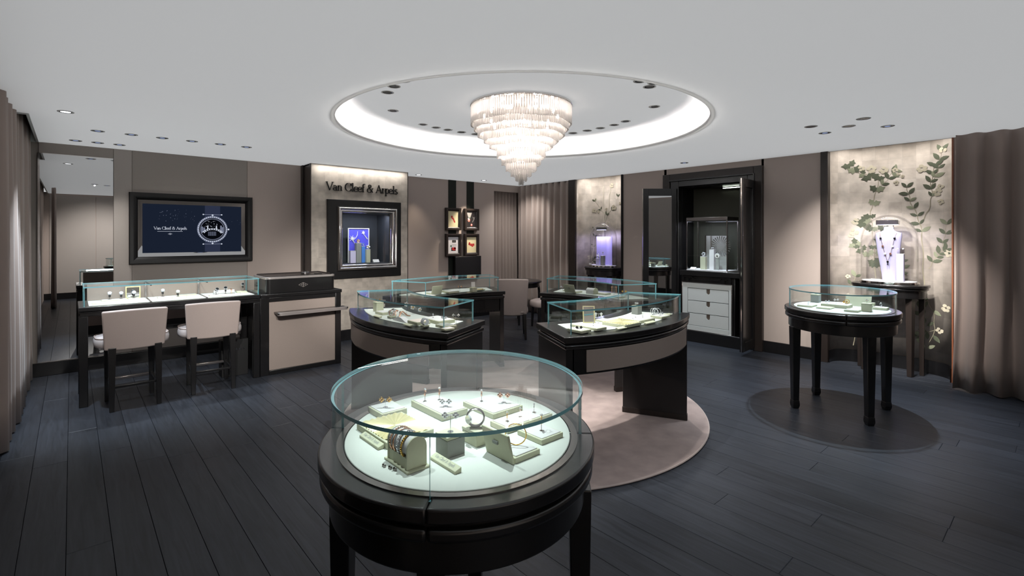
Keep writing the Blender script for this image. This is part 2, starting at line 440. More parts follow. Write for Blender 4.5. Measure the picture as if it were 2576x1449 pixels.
# pocket above the left curtain and closing lids over the bays
m = MB(); m.box(-0.75, -0.40, -1.45, 5.95, 2.80, 2.84); m.box(-0.75, -0.25, 5.9, 7.7, 2.80, 2.84)
m.box(-0.44, -0.42, -1.4, 5.87, 2.585, 2.80); m.box(-0.29, -0.27, 5.92, 7.6, 2.585, 2.80); m.box(-0.44, -0.27, 5.87, 5.92, 2.585, 2.80)
m.box(-0.75, -0.25, 7.57, 7.75, 2.585, 2.84)
struct(m.build('trim_curtain_pocket', plaster, smooth=0))
m = MB(); m.box(6.98, 7.55, -1.4, 8.1, 2.66, 2.70); m.box(6.2, 7.55, 7.78, 8.1, 2.60, 2.70)
m.box(6.985, 7.0, -1.4, 7.78, 2.59, 2.66)
struct(m.build('trim_bay_lid', plaster, smooth=0))

# left wall with its fabric panels and mirror
wl = struct(MB().box(-0.75, 2.56, 7.585, 7.70, 0, 2.62).build('wall_left', fabric_grey, smooth=0))
for x0, x1, z0, z1, mt, pr in ((0.377, 0.548, 0.15, 2.59, fabric_pale, 0), (0.551, 1.818, 0.15, 2.59, fabric_grey, 0.004), (1.821, 2.552, 0.15, 2.59, fabric_wall, 0), (-0.27, 0.374, 2.472, 2.59, fabric_grey, 0)):
    MB().box(x0, x1, 7.57 + pr, 7.586, z0, z1).build('panel', mt, wl, bevel=0.002)
struct(MB().box(-0.60, 2.556, 7.545, 7.585, 0, 0.148).build('baseboard_left', lacquer, bevel=0.004))
wm = thing('wall_mirror', 'tall wall mirror behind the left end of the watch counter', 'mirror', (0.05, 7.575, 0.15))
m = MB(wm.location); m.box(-0.262, 0.372, 7.572, 7.584, 0.156, 2.468); m.build('mirror_pane', mirror, wm, smooth=0)
m = MB(wm.location); m.box(-0.28, -0.262, 7.566, 7.585, 0.15, 2.472); m.box(-0.262, 0.374, 7.568, 7.585, 0.149, 0.156); m.box(-0.262, 0.374, 7.568, 7.585, 2.466, 2.472)
m.build('mirror_frame', chrome, wm)

# bay with the sign: silver-leaf front around the show window opening
SX0, SX1, SY = 2.558, 4.10, 7.20
ox0, ox1, oz0, oz1 = 2.99, 3.79, 1.12, 1.90
m = MB(); m.box(SX0, SX0 + 0.03, SY + 0.012, 7.70, 0, 2.60); m.box(SX1 - 0.03, SX1, SY + 0.012, 7.70, 0, 2.60)
m.box(SX0, SX1, 7.66, 7.72, 0, 2.62); m.box(SX0, SX1, SY + 0.012, 7.7, 2.57, 2.62)
m.box(SX0 - 0.012, SX0 + 0.002, SY + 0.004, SY + 0.05, 0, 2.59); m.box(SX1 - 0.002, SX1 + 0.016, SY + 0.004, SY + 0.12, 0, 2.59)
bay = struct(m.build('wall_sign_bay', bronze_wood, bevel=0.002))
m = MB()
for a0, a1, b0, b1 in ((SX0, ox0, 0.155, 2.59), (ox1, SX1, 0.155, 2.59), (ox0, ox1, 0.155, oz0), (ox0, ox1, oz1, 2.59)):
    m.box(a0, a1, SY, SY + 0.012, b0, b1)
sk = m.build('silver_leaf_front', paper_sign, bay, smooth=0); set_uv(sk, lambda co: (co.x, co.z))
struct(MB().box(SX0, SX1, SY - 0.03, SY + 0.002, 0, 0.157).build('baseboard_sign_bay', lacquer, bevel=0.004))
struct(MB().box(2.535, 2.558, 7.50, 7.585, 0, 2.59).build('trim_1', bronze_wood, bevel=0.002))

# alcove with the framed pictures, back corner
struct(MB().box(4.08, 6.30, 7.65, 7.76, 0, 2.62).build('wall_alcove', fabric_wall, smooth=0))
struct(MB().box(4.10, 6.29, 7.62, 7.652, 0, 0.15).build('baseboard_alcove', lacquer, bevel=0.004))
struct(MB().box(6.29, 7.2, 7.655, 7.70, 2.45, 2.60).build('trim_pelmet', fabric_wall, smooth=0))
m = MB(); m.box(6.2, 7.4, 7.98, 8.08, 0, 2.66); m.box(6.26, 6.30, 7.66, 8.0, 0, 2.62)
struct(m.build('wall_back', fabric_wall, smooth=0))

# right wall in segments between bays
m = MB()
m.box(7.16, 7.26, 6.23, 8.08, 0, 2.66)
m.box(6.97, 7.06, 4.22, 5.04, 0, 2.62)
m.box(6.97, 7.06, 2.07, 2.79, 0, 2.62)
m.box(6.97, 7.06, -1.45, 0.845, 0, 2.62)
m.box(6.97, 7.06, 2.76, 4.26, 2.50, 2.62)
m.box(7.42, 7.5, 2.6, 4.4, 0, 2.66)
struct(m.build('wall_right', fabric_wall, smooth=0))
m = MB(); m.box(6.945, 6.972, 4.25, 5.035, 0, 0.15); m.box(6.945, 6.972, 2.07, 2.765, 0, 0.15)
struct(m.build('baseboard_right', lacquer, bevel=0.004))
struct(MB().box(6.93, 7.10, 6.075, 6.24, 0, 2.59).build('trim_2', bronze_wood, bevel=0.003))
struct(MB().box(6.945, 7.06, 5.035, 5.068, 0, 2.59).build('trim_3', lacquer_dark, bevel=0.002))
struct(MB().box(6.935, 7.06, 1.995, 2.075, 0, 2.59).build('trim_4', bronze_wood, bevel=0.003))
struct(MB().box(6.955, 7.06, 0.838, 0.852, 0, 2.59).build('trim_5', simple('copper_brown_edge', (150, 92, 66), 0.4), bevel=0.002))

# two wallpapered apse niches
def niche_pts(yc, hw, depth, off=0.0, n=48):
    P = []
    for i in range(n + 1):
        t = -math.cos(PI * i / n)
        P.append((6.97 + depth * max(0.0, 1 - abs(t) ** 2.8) ** (1 / 2.8) - off, yc + hw * t))
    return P
def niche(tagn, yc, hw, depth):
    P = niche_pts(yc, hw, depth)
    m = MB(); vs = []; fs = []; U = [0.0]
    for i in range(1, len(P)): U.append(U[-1] + math.dist(P[i], P[i - 1]))
    zs = (0.0, 2.66)
    for (px, py) in P:
        for z in zs: vs.append((px, py, z))
    for i in range(len(P) - 1): fs.append((2 * i, 2 * i + 1, 2 * i + 3, 2 * i + 2))
    m.add(vs, fs)
    o = struct(m.build('wall_niche_' + tagn, paper_niche, smooth=60))
    uv = o.data.uv_layers.new(name='UVMap')
    for l in o.data.loops:
        vi = l.vertex_index; uv.data[l.index].uv = (U[vi // 2], vs[vi][2])
    md = o.modifiers.new('s', 'SOLIDIFY'); md.thickness = 0.03; md.offset = -1
    Q = niche_pts(yc, hw - 0.012, depth, 0.012)
    b = MB(); b.strip_prism(P, Q, 0, 0.15)
    struct(b.build('baseboard_niche_' + tagn, lacquer, smooth=50))
    return o
NICHE = {'1': (5.57, 0.502, 0.30), '2': (1.425, 0.572, 0.31)}
for k_, v_ in NICHE.items(): niche(k_, *v_)
def on_niche(k_, y, off=0.003):
    yc, hw, dp = NICHE[k_]; t = max(-0.985, min(0.985, (y - yc) / hw))
    return 6.97 + dp * max(0.0, 1 - abs(t) ** 2.8) ** (1 / 2.8) - off

# walls behind the camera and beside it (they show in the mirror and the glass)
wf = struct(MB().box(-0.75, 7.5, -1.45, -1.36, 0, 2.62).build('wall_front', fabric_wall, smooth=0))
for x0, x1 in ((-0.4, 0.46), (0.47, 1.6), (1.61, 3.2), (3.21, 5.0), (5.01, 6.9)):
    MB().box(x0, x1, -1.362, -1.35, 0.15, 2.55).build('panel', fabric_pale, wf, bevel=0.002)
struct(MB().box(-0.6, 7.0, -1.36, -1.33, 0, 0.15).build('baseboard_front', lacquer, bevel=0.004))
m = MB(); m.box(-0.72, -0.50, -1.4, 1.0, 0, 2.84); m.box(-0.72, -0.50, 2.35, 5.2, 0, 2.84); m.box(-0.72, -0.50, 1.0, 2.35, 2.2, 2.84); m.box(-0.75, -0.68, 0.9, 7.7, 0, 2.84)
struct(m.build('wall_side', fabric_wall, smooth=0))
struct(MB().box(-0.56, -0.50, 1.0, 2.35, 0.0, 2.2).build('door_1', lacquer_dark, bevel=0.004))

# curtains
def curtain(name, label, p0, p1, folds, amp, z0, z1, mt, cat='curtain', flare=0.0, seed=1, group=None):
    rnd = random.Random(seed)
    p0 = Vector(p0); p1 = Vector(p1); L = (p1 - p0).length; d = (p1 - p0) / L; nrm = Vector((-d.y, d.x))
    n = folds * 14; ph = [rnd.uniform(-0.5, 0.5) for _ in range(folds + 2)]; am = [rnd.uniform(0.65, 1.15) for _ in range(folds + 2)]
    rows = 9; m = MB((p0.x, p0.y, z0)); vs = []; fs = []
    for r in range(rows + 1):
        v = r / rows; z = z0 + (z1 - z0) * v
        for i in range(n + 1):
            u = i / n; fpos = u * folds; kk = int(min(fpos, folds - 1e-6)); fr = fpos - kk
            a = am[kk] * (1 - fr) + am[kk + 1] * fr
            w = math.sin(2 * PI * fpos + 0.8 * (ph[kk] * (1 - fr) + ph[kk + 1] * fr))
            w = math.copysign(abs(w) ** 0.8, w) + 0.18 * math.sin(4 * PI * fpos + ph[kk])
            am2 = amp * (0.75 + 0.35 * (1 - v) + 0.05 * math.sin(5 * v + ph[kk] * 6))
            q = p0 + d * (L * u + 0.012 * math.sin(9 * v + ph[kk] * 9) * (1 - v)) + nrm * (w * a * am2 + flare * (1 - v) ** 2)
            vs.append((q.x, q.y, z))
    for r in range(rows):
        for i in range(n):
            a = r * (n + 1) + i
            fs.append((a, a + 1, a + n + 2, a + n + 1))
    m.add(vs, fs)
    o = m.build(name, mt, smooth=80); o.location = (p0.x, p0.y, z0)
    md = o.modifiers.new('s', 'SOLIDIFY'); md.thickness = 0.004
    return tag(o, label, cat, group)
curtain('curtain', 'pale taupe curtain hanging at the left edge beside the wall mirror', (-0.40, 4.9), (-0.375, 7.44), 11, 0.065, 0.012, 2.79, curtain_mat, seed=3)
curtain('curtain', 'curtain under the pelmet in the back corner, right of the framed pictures', (7.02, 7.80), (6.31, 7.80), 8, 0.035, 0.012, 2.47, curtain_mat, seed=5)
curtain('curtain', 'long taupe curtain in the back corner beside the dark post', (6.99, 6.26), (6.96, 7.66), 9, 0.05, 0.012, 2.585, curtain_mat, seed=8)
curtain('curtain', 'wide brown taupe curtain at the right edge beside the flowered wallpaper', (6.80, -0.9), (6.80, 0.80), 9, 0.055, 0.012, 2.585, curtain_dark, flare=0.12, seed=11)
curtain('curtain', 'curtain seen only as a reflection in the wall mirror', (-0.28, 0.30), (-0.28, 0.75), 4, 0.04, 0.012, 2.585, curtain_mat, seed=14)
# ------------------------------------------------------------ ring of four curved counters
def arc(c, r, mid, ha, n=28):
    return [(c[0] + r * math.cos(mid + ha * (2 * i / n - 1)), c[1] + r * math.sin(mid + ha * (2 * i / n - 1))) for i in range(n + 1)]
RI, RU, HA = 1.165, 1.60, R(25.2)
def curved_counter(c, mid, label):
    mid = R(mid)
    base = (c[0] + 1.38 * math.cos(mid), c[1] + 1.38 * math.sin(mid), 0)
    t = thing('curved_counter', label, 'display counter', base, 0, 'curved glass display counters in the ring')
    def ring(o, oi=None):
        oi = o if oi is None else oi
        return arc(c, RI - oi, mid, HA + o / RI), arc(c, RU + o, mid, HA + o / RU)
    M = lambda: MB(base)
    def sp(o, z0, z1, name, mt, bevel=0, oi=None):
        a, b = ring(o, oi); m = M(); m.strip_prism(a, b, z0, z1); return m.build(name, mt, t, bevel=bevel, smooth=40)
    sp(0.07, 0.866, 0.905, 'deck', lacquer, 0.005)
    sp(0.045, 0.852, 0.866, 'deck_groove', lacquer_dark)
    sp(0.063, 0.822, 0.852, 'deck_moulding', lacquer, 0.008)
    sp(-0.055, 0.897, 0.909, 'felt_bed', felt, 0.002)
    sp(0.04, 0.665, 0.68, 'soffit', lacquer_dark)
    a = arc(c, RU + 0.02, mid, HA); b = arc(c, RU + 0.048, mid, HA)
    ap = M().strip_prism(a, b, 0.655, 0.822).build('outer_apron', lacquer, t, smooth=40)
    a = arc(c, RU + 0.047, mid, HA - 0.052); b = arc(c, RU + 0.056, mid, HA - 0.052)
    M().strip_prism(a, b, 0.668, 0.812).build('leather_panel', panel_leather, t, bevel=0.003, smooth=40)
    a = arc(c, RI - 0.04, mid, HA); b = arc(c, RI - 0.018, mid, HA)
    M().strip_prism(a, b, 0.665, 0.822).build('inner_apron', lacquer, t, smooth=40)
    a = arc(c, RI - 0.046, mid, HA * 0.62); b = arc(c, RI - 0.040, mid, HA * 0.62)
    dr = M().strip_prism(a, b, 0.70, 0.795).build('drawer_front', lacquer_dark, t, bevel=0.002, smooth=40)
    for s in (-1, 1):
        def P(r, e_): return (c[0] + r * math.cos(mid + s * (HA + e_ / r)), c[1] + r * math.sin(mid + s * (HA + e_ / r)))
        q = [P(RI - 0.045, 0.055), P(RU + 0.05, 0.055), P(RU + 0.05, 0.008), P(RI - 0.045, 0.008)]
        if s < 0: q = q[::-1]
        ep = M().prism(q, 0.0148, 0.822).build('end_panel', lacquer, t, bevel=0.003, smooth=0)
        q = [P(RI - 0.049, 0.059), P(RU + 0.054, 0.059), P(RU + 0.054, 0.004), P(RI - 0.049, 0.004)]
        if s < 0: q = q[::-1]
        M().prism(q, 0.016, 0.062).build('plinth', bronze_wood, ep, bevel=0.002, smooth=0)
        T = 0.008
        q = [P(RI + 0.009, 0), P(RU - 0.009, 0), P(RU - 0.009, -T), P(RI + 0.009, -T)]
        if s < 0: q = q[::-1]
        m = M(); n = len(q)
        m.add([(p[0], p[1], 0.903) for p in q] + [(p[0], p[1], 1.056) for p in q],
              [(3, 2, 1, 0), (4, 5, 6, 7), (0, 1, 5, 4), (1, 2, 6, 5), (2, 3, 7, 6), (3, 0, 4, 7)], [1, 1, 0, 1, 0, 1])
        m.build('glass_end', [glass, edge], t, smooth=0)
    T = 0.008
    M().strip_prism(arc(c, RU - T, mid, HA), arc(c, RU, mid, HA), 0.903, 1.056, 1, 0, 1).build('glass_front', [glass, edge], t, smooth=60)
    M().strip_prism(arc(c, RI, mid, HA), arc(c, RI + T, mid, HA), 0.903, 1.056, 1, 0, 1).build('glass_back', [glass, edge], t, smooth=60)
    a, b = ring(0.003)
    M().strip_prism(a, b, 1.057, 1.067, 0, 1, 1).build('glass_top', [glass, edge], t, smooth=60)
    return t
C_RN, C_LN, C_LF, C_RF = (3.12, 3.62), (3.345, 3.525), (3.28, 3.45), (3.03, 3.51)
curved_counter(C_RN, -90, 'curved glass display counter at right of the ring, nearest the tall mirror cabinet and camera')
curved_counter(C_LN, 180, 'curved glass display counter at left of the ring, in front of the lettered wall')
curved_counter(C_LF, 90, 'far curved glass display counter below the framed pictures')
curved_counter(C_RF, 0, 'far curved glass display counter in front of the smaller niche')

# round rug
rug = thing('round_rug', 'rosy taupe round rug under the ring of curved counters', 'rug', (3.11, 3.35, 0))
m = MB(); m.lathe([(0.001, 0.001), (1.575, 0.001), (1.582, 0.004), (1.580, 0.013), (1.57, 0.0145), (0.001, 0.0145)], n=120, caps=False)
m.build('pile', rug_mat, rug)
m = MB(); m.torus((0, 0, 0.008), 1.584, 0.007, n=120, k=6); m.build('binding', rug_edge, rug)

# ------------------------------------------------------------ oval vitrine tables
def oval_vitrine(c, a, b, rot, label, seam0=45, zdeck=0.905, leg=0.28):
    t = thing('oval_vitrine', label, 'display case', (c[0], c[1], 0), 0, 'oval glass vitrines on four legs')
    rot = R(rot); cr, sr = math.cos(rot), math.sin(rot)
    def tpar(th):
        ph = th - rot
        return math.atan2(math.sin(ph) / b, math.cos(ph) / a)
    def E(o, t0, t1, n=40):
        P = []
        for i in range(n + 1):
            q = t0 + (t1 - t0) * i / n; x = (a + o) * math.cos(q); y = (b + o) * math.sin(q)
            P.append((x * cr - y * sr, x * sr + y * cr))
        return P
    def full(o, n=96): return E(o, 0, 2 * PI * (n - 1) / n, n - 1)
    def solid(o, z0, z1, name, mt, bevel=0):
        return MB().prism(full(o), z0, z1).build(name, mt, t, bevel=bevel, smooth=40)
    g = 0.0005
    for q in range(4):
        t0 = tpar(R(seam0 + 90 * q)); t1 = tpar(R(seam0 + 90 * q + 90))
        if t1 < t0: t1 += 2 * PI
        e_ = g / 0.45
        m = MB(); m.strip_prism(E(-0.05, t0 + e_, t1 - e_), E(0.038, t0 + e_, t1 - e_), 0.866, zdeck)
        m.build('deck_quarter', lacquer, t, bevel=0.006, smooth=40)
        m = MB(); m.strip_prism(E(-0.06, t0 + e_, t1 - e_), E(0.033, t0 + e_, t1 - e_), 0.818, 0.852)
        m.build('moulding_quarter', lacquer, t, bevel=0.010, seg=3, smooth=40)
        m = MB(); m.strip_prism(E(-0.008, t0 + e_, t1 - e_), E(0, t0 + e_, t1 - e_), zdeck - 0.002, 1.061, 1, 0, 1)
        m.build('glass_wall', [glass, edge], t, smooth=60)
    solid(0.014, 0.850, 0.868, 'groove', lacquer_dark)
    solid(0.006, 0.728, 0.820, 'apron', lacquer, 0.004)
    m = MB(); m.strip_prism(full(-0.034), full(-0.014), 0.9, 0.909, closed=True); m.build('bed_trim', steel, t, smooth=40)
    MB().prism(full(-0.038), 0.86, 0.911).build('felt_bed', felt, t, bevel=0.002, smooth=40)
    MB().prism(full(0.003), 1.0615, 1.0715, 0, 1).build('glass_top', [glass, edge], t, smooth=60)
    for sx in (-1, 1):
        for sy in (-1, 1):
            lo = MB().taper(sx * leg, sy * leg, 0.072, 0.735, 0.052, 0.072, R(45)).build('leg', lacquer, t, bevel=0.004, smooth=0)
            m = MB(); m.taper(sx * leg, sy * leg, 0.0, 0.03, 0.046, 0.062, R(45)); m.taper(sx * leg, sy * leg, 0.03, 0.074, 0.062, 0.056, R(45))
            m.build('spade_foot', lacquer, lo, bevel=0.004, smooth=0)
    return t
oval_vitrine((0.965, 1.352), 0.444, 0.399, 57, 'large oval glass vitrine of jewellery nearest the camera, in the foreground')
oval_vitrine((5.172, 1.388), 0.458, 0.402, 20, 'oval glass vitrine on four black legs before the flowered wallpaper', seam0=200)

# ------------------------------------------------------------ watch counter and desk cabinet at the left wall
wc = thing('watch_counter', 'long black watch counter with glass case along the left wall', 'display counter', (0.8, 6.22, 0))
M = lambda: MB(wc.location)
M().box(0.045, 1.553, 5.915, 6.55, 0.868, 0.905).build('deck', lacquer, wc, bevel=0.004)
M().box(0.06, 1.553, 5.93, 6.535, 0.82, 0.866).build('apron', lacquer, wc, bevel=0.004)
M().box(0.05, 1.553, 5.918, 6.545, 0.852, 0.862).build('deck_bead', lacquer, wc, bevel=0.003)
for lx, ly in ((0.082, 5.957), (0.082, 6.50), (1.518, 5.957), (1.518, 6.50)):
    M().box(lx - 0.032, lx + 0.032, ly - 0.032, ly + 0.032, 0, 0.822).build('leg', lacquer, wc, bevel=0.004)
M().box(0.114, 1.486, 6.48, 6.51, 0.55, 0.655).build('back_rail', lacquer_dark, wc, bevel=0.003)
M().box(0.114, 1.486, 6.485, 6.505, 0.655, 0.82).build('modesty_panel', panel_leather, wc, bevel=0.002)
for sx in (0.082,):
    M().box(sx - 0.02, sx + 0.02, 5.99, 6.47, 0.55, 0.655).build('side_rail', lacquer_dark, wc, bevel=0.003)
M().box(0.12, 1.515, 6.00, 6.455, 0.898, 0.908).build('felt_bed', felt, wc, bevel=0.002)
bp = M().box(0.115, 1.52, 6.456, 6.474, 0.903, 1.072).build('back_panel', panel_leather, wc, bevel=0.002)
m = M(); m.box(0.083, 1.548, 5.962, 5.970, 0.903, 1.075, [1, 1, 0, 1, 0, 1]); m.build('glass_front', [glass, edge], wc, smooth=0)
m = M(); m.box(0.078, 1.553, 5.958, 6.482, 1.0755, 1.0855, [0, 0, 1, 1, 1, 1]); m.build('glass_top', [glass, edge], wc, smooth=0)
for gx in (0.083, 1.540):
    m = M(); m.box(gx, gx + 0.008, 5.971, 6.478, 0.903, 1.075, [1, 1, 1, 0, 1, 0]); m.build('glass_end', [glass, edge], wc, smooth=0)
for dx in (0.582, 1.056):
    m = M(); m.box(dx - 0.008, dx + 0.008, 6.44, 6.456, 0.905, 1.074); m.box(dx - 0.008, dx + 0.008, 5.972, 6.456, 0.905, 0.914); m.box(dx - 0.006, dx + 0.006, 5.972, 6.456, 1.066, 1.0745)
    m.build('divider', steel, wc, bevel=0.001)

dk = thing('desk_cabinet', 'black desk cabinet with taupe leather front beside the watch counter', 'cabinet', (2.0, 6.25, 0))
M = lambda: MB(dk.location)
M().box(1.5565, 2.462, 5.955, 6.56, 0.0, 0.862).build('body', lacquer, dk, bevel=0.004)
M().box(1.648, 2.398, 5.948, 5.957, 0.05, 0.815).build('front_panel', panel_leather, dk, bevel=0.003)
m = M(); m.box(1.5565, 1.648, 5.935, 5.957, 0, 0.862); m.box(2.398, 2.466, 5.935, 5.957, 0, 0.862); m.box(1.648, 2.398, 5.935, 5.957, 0.815, 0.862); m.box(1.648, 2.398, 5.935, 5.957, 0.0, 0.05)
m.build('front_frame', lacquer, dk, bevel=0.003)
M().box(1.5565, 2.475, 5.925, 6.56, 0.864, 0.903).build('worktop', lacquer, dk, bevel=0.005)
lg = M().box(1.70, 2.50, 5.80, 5.948, 0.680, 0.700).build('bag_ledge', lacquer, dk, bevel=0.004)
m = M(); m.prism([(1.70, 5.83), (1.705, 5.81), (1.72, 5.795), (1.745, 5.79), (2.455, 5.79), (2.48, 5.795), (2.495, 5.81), (2.50, 5.83), (2.494, 5.83), (2.485, 5.812), (2.455, 5.80), (1.745, 5.80), (1.715, 5.812), (1.708, 5.83)], 0.668, 0.704)
m.build('chrome_edge', satin, lg, bevel=0.002, smooth=50)
def rrect(x0, x1, y0, y1, r, n=6):
    P = []
    for cx, cy, a0 in ((x1 - r, y0 + r, -90), (x1 - r, y1 - r, 0), (x0 + r, y1 - r, 90), (x0 + r, y0 + r, 180)):
        for i in range(n + 1):
            a = R(a0 + 90 * i / n); P.append((cx + r * math.cos(a), cy + r * math.sin(a)))
    return P
bx = M().prism(rrect(1.625, 2.41, 5.975, 6.50, 0.05), 0.904, 1.062).build('upper_box', lacquer, dk, bevel=0.002, smooth=50)
M().prism(rrect(1.620, 2.415, 5.970, 6.505, 0.054), 1.062, 1.086).build('chrome_band', satin, dk, bevel=0.003, smooth=50)
M().prism(rrect(1.645, 2.39, 5.995, 6.48, 0.04), 1.084, 1.090).build('box_top', bronze_wood, dk, smooth=50)
m = M(); m.box(1.66, 2.39, 6.46, 6.48, 1.088, 1.10); m.box(2.375, 2.39, 6.10, 6.48, 1.088, 1.10); m.build('gallery_rim', bronze_wood, dk, bevel=0.002)
# emblem: a diamond with a column and two letters, in fine silver lines
em = M(); cx_, cz_ = 2.03, 0.983
def bar_xz(m, x0, z0, x1, z1, w, y0, y1):
    d = Vector((x1 - x0, z1 - z0)).normalized(); nx, nz = -d.y * w / 2, d.x * w / 2
    pts = [(x0 + nx, z0 + nz), (x1 + nx, z1 + nz), (x1 - nx, z1 - nz), (x0 - nx, z0 - nz)]
    vs = [(p[0], y0, p[1]) for p in pts] + [(p[0], y1, p[1]) for p in pts]
    m.add(vs, [(0, 1, 2, 3), (7, 6, 5, 4), (0, 4, 5, 1), (1, 5, 6, 2), (2, 6, 7, 3), (3, 7, 4, 0)])
def emblem(m, cx_, cz_, s, y0, y1):
    for a in ((-1, 0, 0, .5), (0, .5, 1, 0), (1, 0, 0, -.5), (0, -.5, -1, 0)):
        bar_xz(m, cx_ + a[0] * s, cz_ + a[1] * s, cx_ + a[2] * s, cz_ + a[3] * s, 0.06 * s, y0, y1)
    bar_xz(m, cx_, cz_ - .42 * s, cx_, cz_ + .42 * s, 0.13 * s, y0, y1)
    for sx in (-1, 1):
        bar_xz(m, cx_ + sx * .50 * s, cz_ + .16 * s, cx_ + sx * .36 * s, cz_ - .16 * s, 0.07 * s, y0, y1)
        bar_xz(m, cx_ + sx * .36 * s, cz_ - .16 * s, cx_ + sx * .20 * s, cz_ + .16 * s, 0.05 * s, y0, y1)
    bar_xz(m, cx_ - .14 * s, cz_ + .36 * s, cx_ + .14 * s, cz_ + .36 * s, 0.05 * s, y0, y1)
    bar_xz(m, cx_ - .18 * s, cz_ - .38 * s, cx_ + .18 * s, cz_ - .38 * s, 0.05 * s, y0, y1)
emblem(em, cx_, cz_, 0.052, 5.9715, 5.9755)
em.build('emblem', satin, dk, smooth=0)
# silver dish and pen on the desk box
o = thing('silver_dish', 'small silver lidded dish on top of the desk cabinet', 'dish', (2.12, 6.18, 1.09))
m = MB(); m.lathe([(0.030, 0), (0.044, 0.004), (0.046, 0.020), (0.040, 0.026), (0.001, 0.027)], n=24); m.build('bowl', chrome, o)
m = MB(); m.lathe([(0.044, 0.027), (0.045, 0.032), (0.03, 0.036), (0.001, 0.037)], n=24); m.build('lid', silver, o)
m = MB((2.25, 6.12, 1.09)); m.tube([(2.21, 6.13, 1.0945), (2.30, 6.11, 1.0945)], 0.0045, 8)
tag(m.build('pen', onyx, loc=(2.25, 6.12, 1.09)), 'slim black pen lying beside the silver dish', 'pen')

# carrier bag under the counter
def glyph_defs():
    def A(cx, cy, rx, ry, a0, a1, n=14):
        return [(cx + rx * math.cos(R(a0 + (a1 - a0) * i / n)), cy + ry * math.sin(R(a0 + (a1 - a0) * i / n))) for i in range(n + 1)]
    G = {}
    G['V'] = (.80, [[(.02, 1), (.40, 0)], [(.39, 0), (.76, 1)], [(-.10, .985), (.16, .985)], [(.62, .985), (.90, .985)]])
    G['a'] = (.54, [A(.25, .43, .16, .19, 160, 0), [(.41, .44), (.41, .10)], A(.50, .10, .09, .09, 180, 290), A(.24, .185, .185, .175, 35, 330)])
    G['n'] = (.62, [[(.12, .62), (.12, 0)], A(.30, .39, .18, .22, 180, 0), [(.48, .40), (.48, 0)], [(.0, .02), (.24, .02)], [(.36, .02), (.60, .02)], [(.0, .60), (.12, .62)]])
    G['C'] = (.86, [A(.45, .5, .42, .5, 42, 318, 26), [(.77, .66), (.77, .98)], [(.77, .05), (.77, .30)]])
    G['l'] = (.29, [[(.13, 1.04), (.13, 0)], [(.0, .02), (.26, .02)], [(.0, 1.02), (.13, 1.03)]])
    G['e'] = (.52, [A(.27, .31, .235, .31, 5, 318, 24), [(.05, .34), (.49, .34)]])
    G['f'] = (.35, [[(.15, .80), (.15, 0)], A(.32, .80, .17, .22, 180, 50), [(.02, .60), (.32, .60)], [(.02, .02), (.30, .02)]])
    G['&'] = (.88, [A(.37, .79, .16, .19, -20, 340, 20), [(.25, .66), (.78, .02)], A(.32, .26, .27, .27, 80, 330, 18), [(.55, .14), (.74, .52)], [(.64, .52), (.86, .52)]])
    G['A'] = (.82, [[(.04, 0), (.40, 1)], [(.38, 1), (.78, 0)], [(.17, .35), (.62, .35)], [(-.08, .015), (.18, .015)], [(.64, .015), (.92, .015)]])
    G['r'] = (.44, [[(.12, .62), (.12, 0)], A(.30, .42, .17, .19, 175, 55), [(.0, .02), (.26, .02)], [(.0, .60), (.12, .62)]])
    G['p'] = (.60, [[(.12, .62), (.12, -.32)], A(.32, .31, .22, .31, -170, 190, 24), [(.0, -.30), (.25, -.30)], [(.0, .60), (.12, .62)]])
    G['s'] = (.42, [A(.21, .46, .14, .16, 25, 270, 14), A(.21, .155, .165, .155, 90, -155, 14)])
    G[' '] = (.34, [])
    return G
GLYPH = glyph_defs()
def lettering(m, text, x0, width, thick=0.135, thin=0.045, place=None, depth=0.0, single=False):
    """serif letters from pen strokes; place(u, v, w) maps to the surface; width is the full run"""
    total = sum(GLYPH[ch][0] for ch in text); sc = width / total; u = 0.0
    out = []
    for ch in text:
        adv, strokes = GLYPH[ch]
        for st in strokes:
            n = len(st); L = []; Rr = []
            for i in range(n):
                a = Vector(st[max(0, i - 1)]); b = Vector(st[min(n - 1, i + 1)]); d = (b - a).normalized()
                k = abs(d.x * math.sin(R(14)) * -1 + d.y * math.cos(R(14)) * -1) if d.y < 0 else abs(-d.x * math.sin(R(14)) + d.y * -math.cos(R(14)))
                w = (thin + (thick - thin) * min(1, k) ** 1.6) / 2
                if n == 2 and d.y > 0.2 and d.x > 0.15: w = (thin + 0.25 * (thick - thin)) / 2
                nx, ny = -d.y * w, d.x * w
                L.append((st[i][0] + nx, st[i][1] + ny)); Rr.append((st[i][0] - nx, st[i][1] - ny))
            pts = L + Rr[::-1]
            fr = [place((u + p[0]) * sc + x0, p[1] * sc, depth) for p in pts]
            bk = [place((u + p[0]) * sc + x0, p[1] * sc, 0) for p in pts]
            N2 = len(pts); vs = fr + bk; fs = []
            for i in range(n - 1):
                fs.append((i, i + 1, N2 - 2 - i, N2 - 1 - i))
                fs.append((N2 + i, N2 + N2 - 1 - i, N2 + N2 - 2 - i, N2 + i + 1))
            for i in range(N2):
                j = (i + 1) % N2; fs.append((i, N2 + i, N2 + j, j))
            if single:
                fs = fs[0:2 * (n - 1):2]
            m.add(vs, fs)
        u += adv
    return m
SIGN = 'Van Cleef & Arpels'
bag = thing('carrier_bag', 'black paper carrier bag under the right end of the watch counter', 'bag', (1.36, 6.24, 0))
m = MB(); m.loft([[(-0.13, -0.075, 0), (0.13, -0.075, 0), (0.13, 0.075, 0), (-0.13, 0.075, 0)], [(-0.135, -0.06, 0.40), (0.135, -0.06, 0.40), (0.135, 0.06, 0.40), (-0.135, 0.06, 0.40)]])
m.build('body', simple('black_paper', (17, 17, 18), 0.5), bag, bevel=0.003)
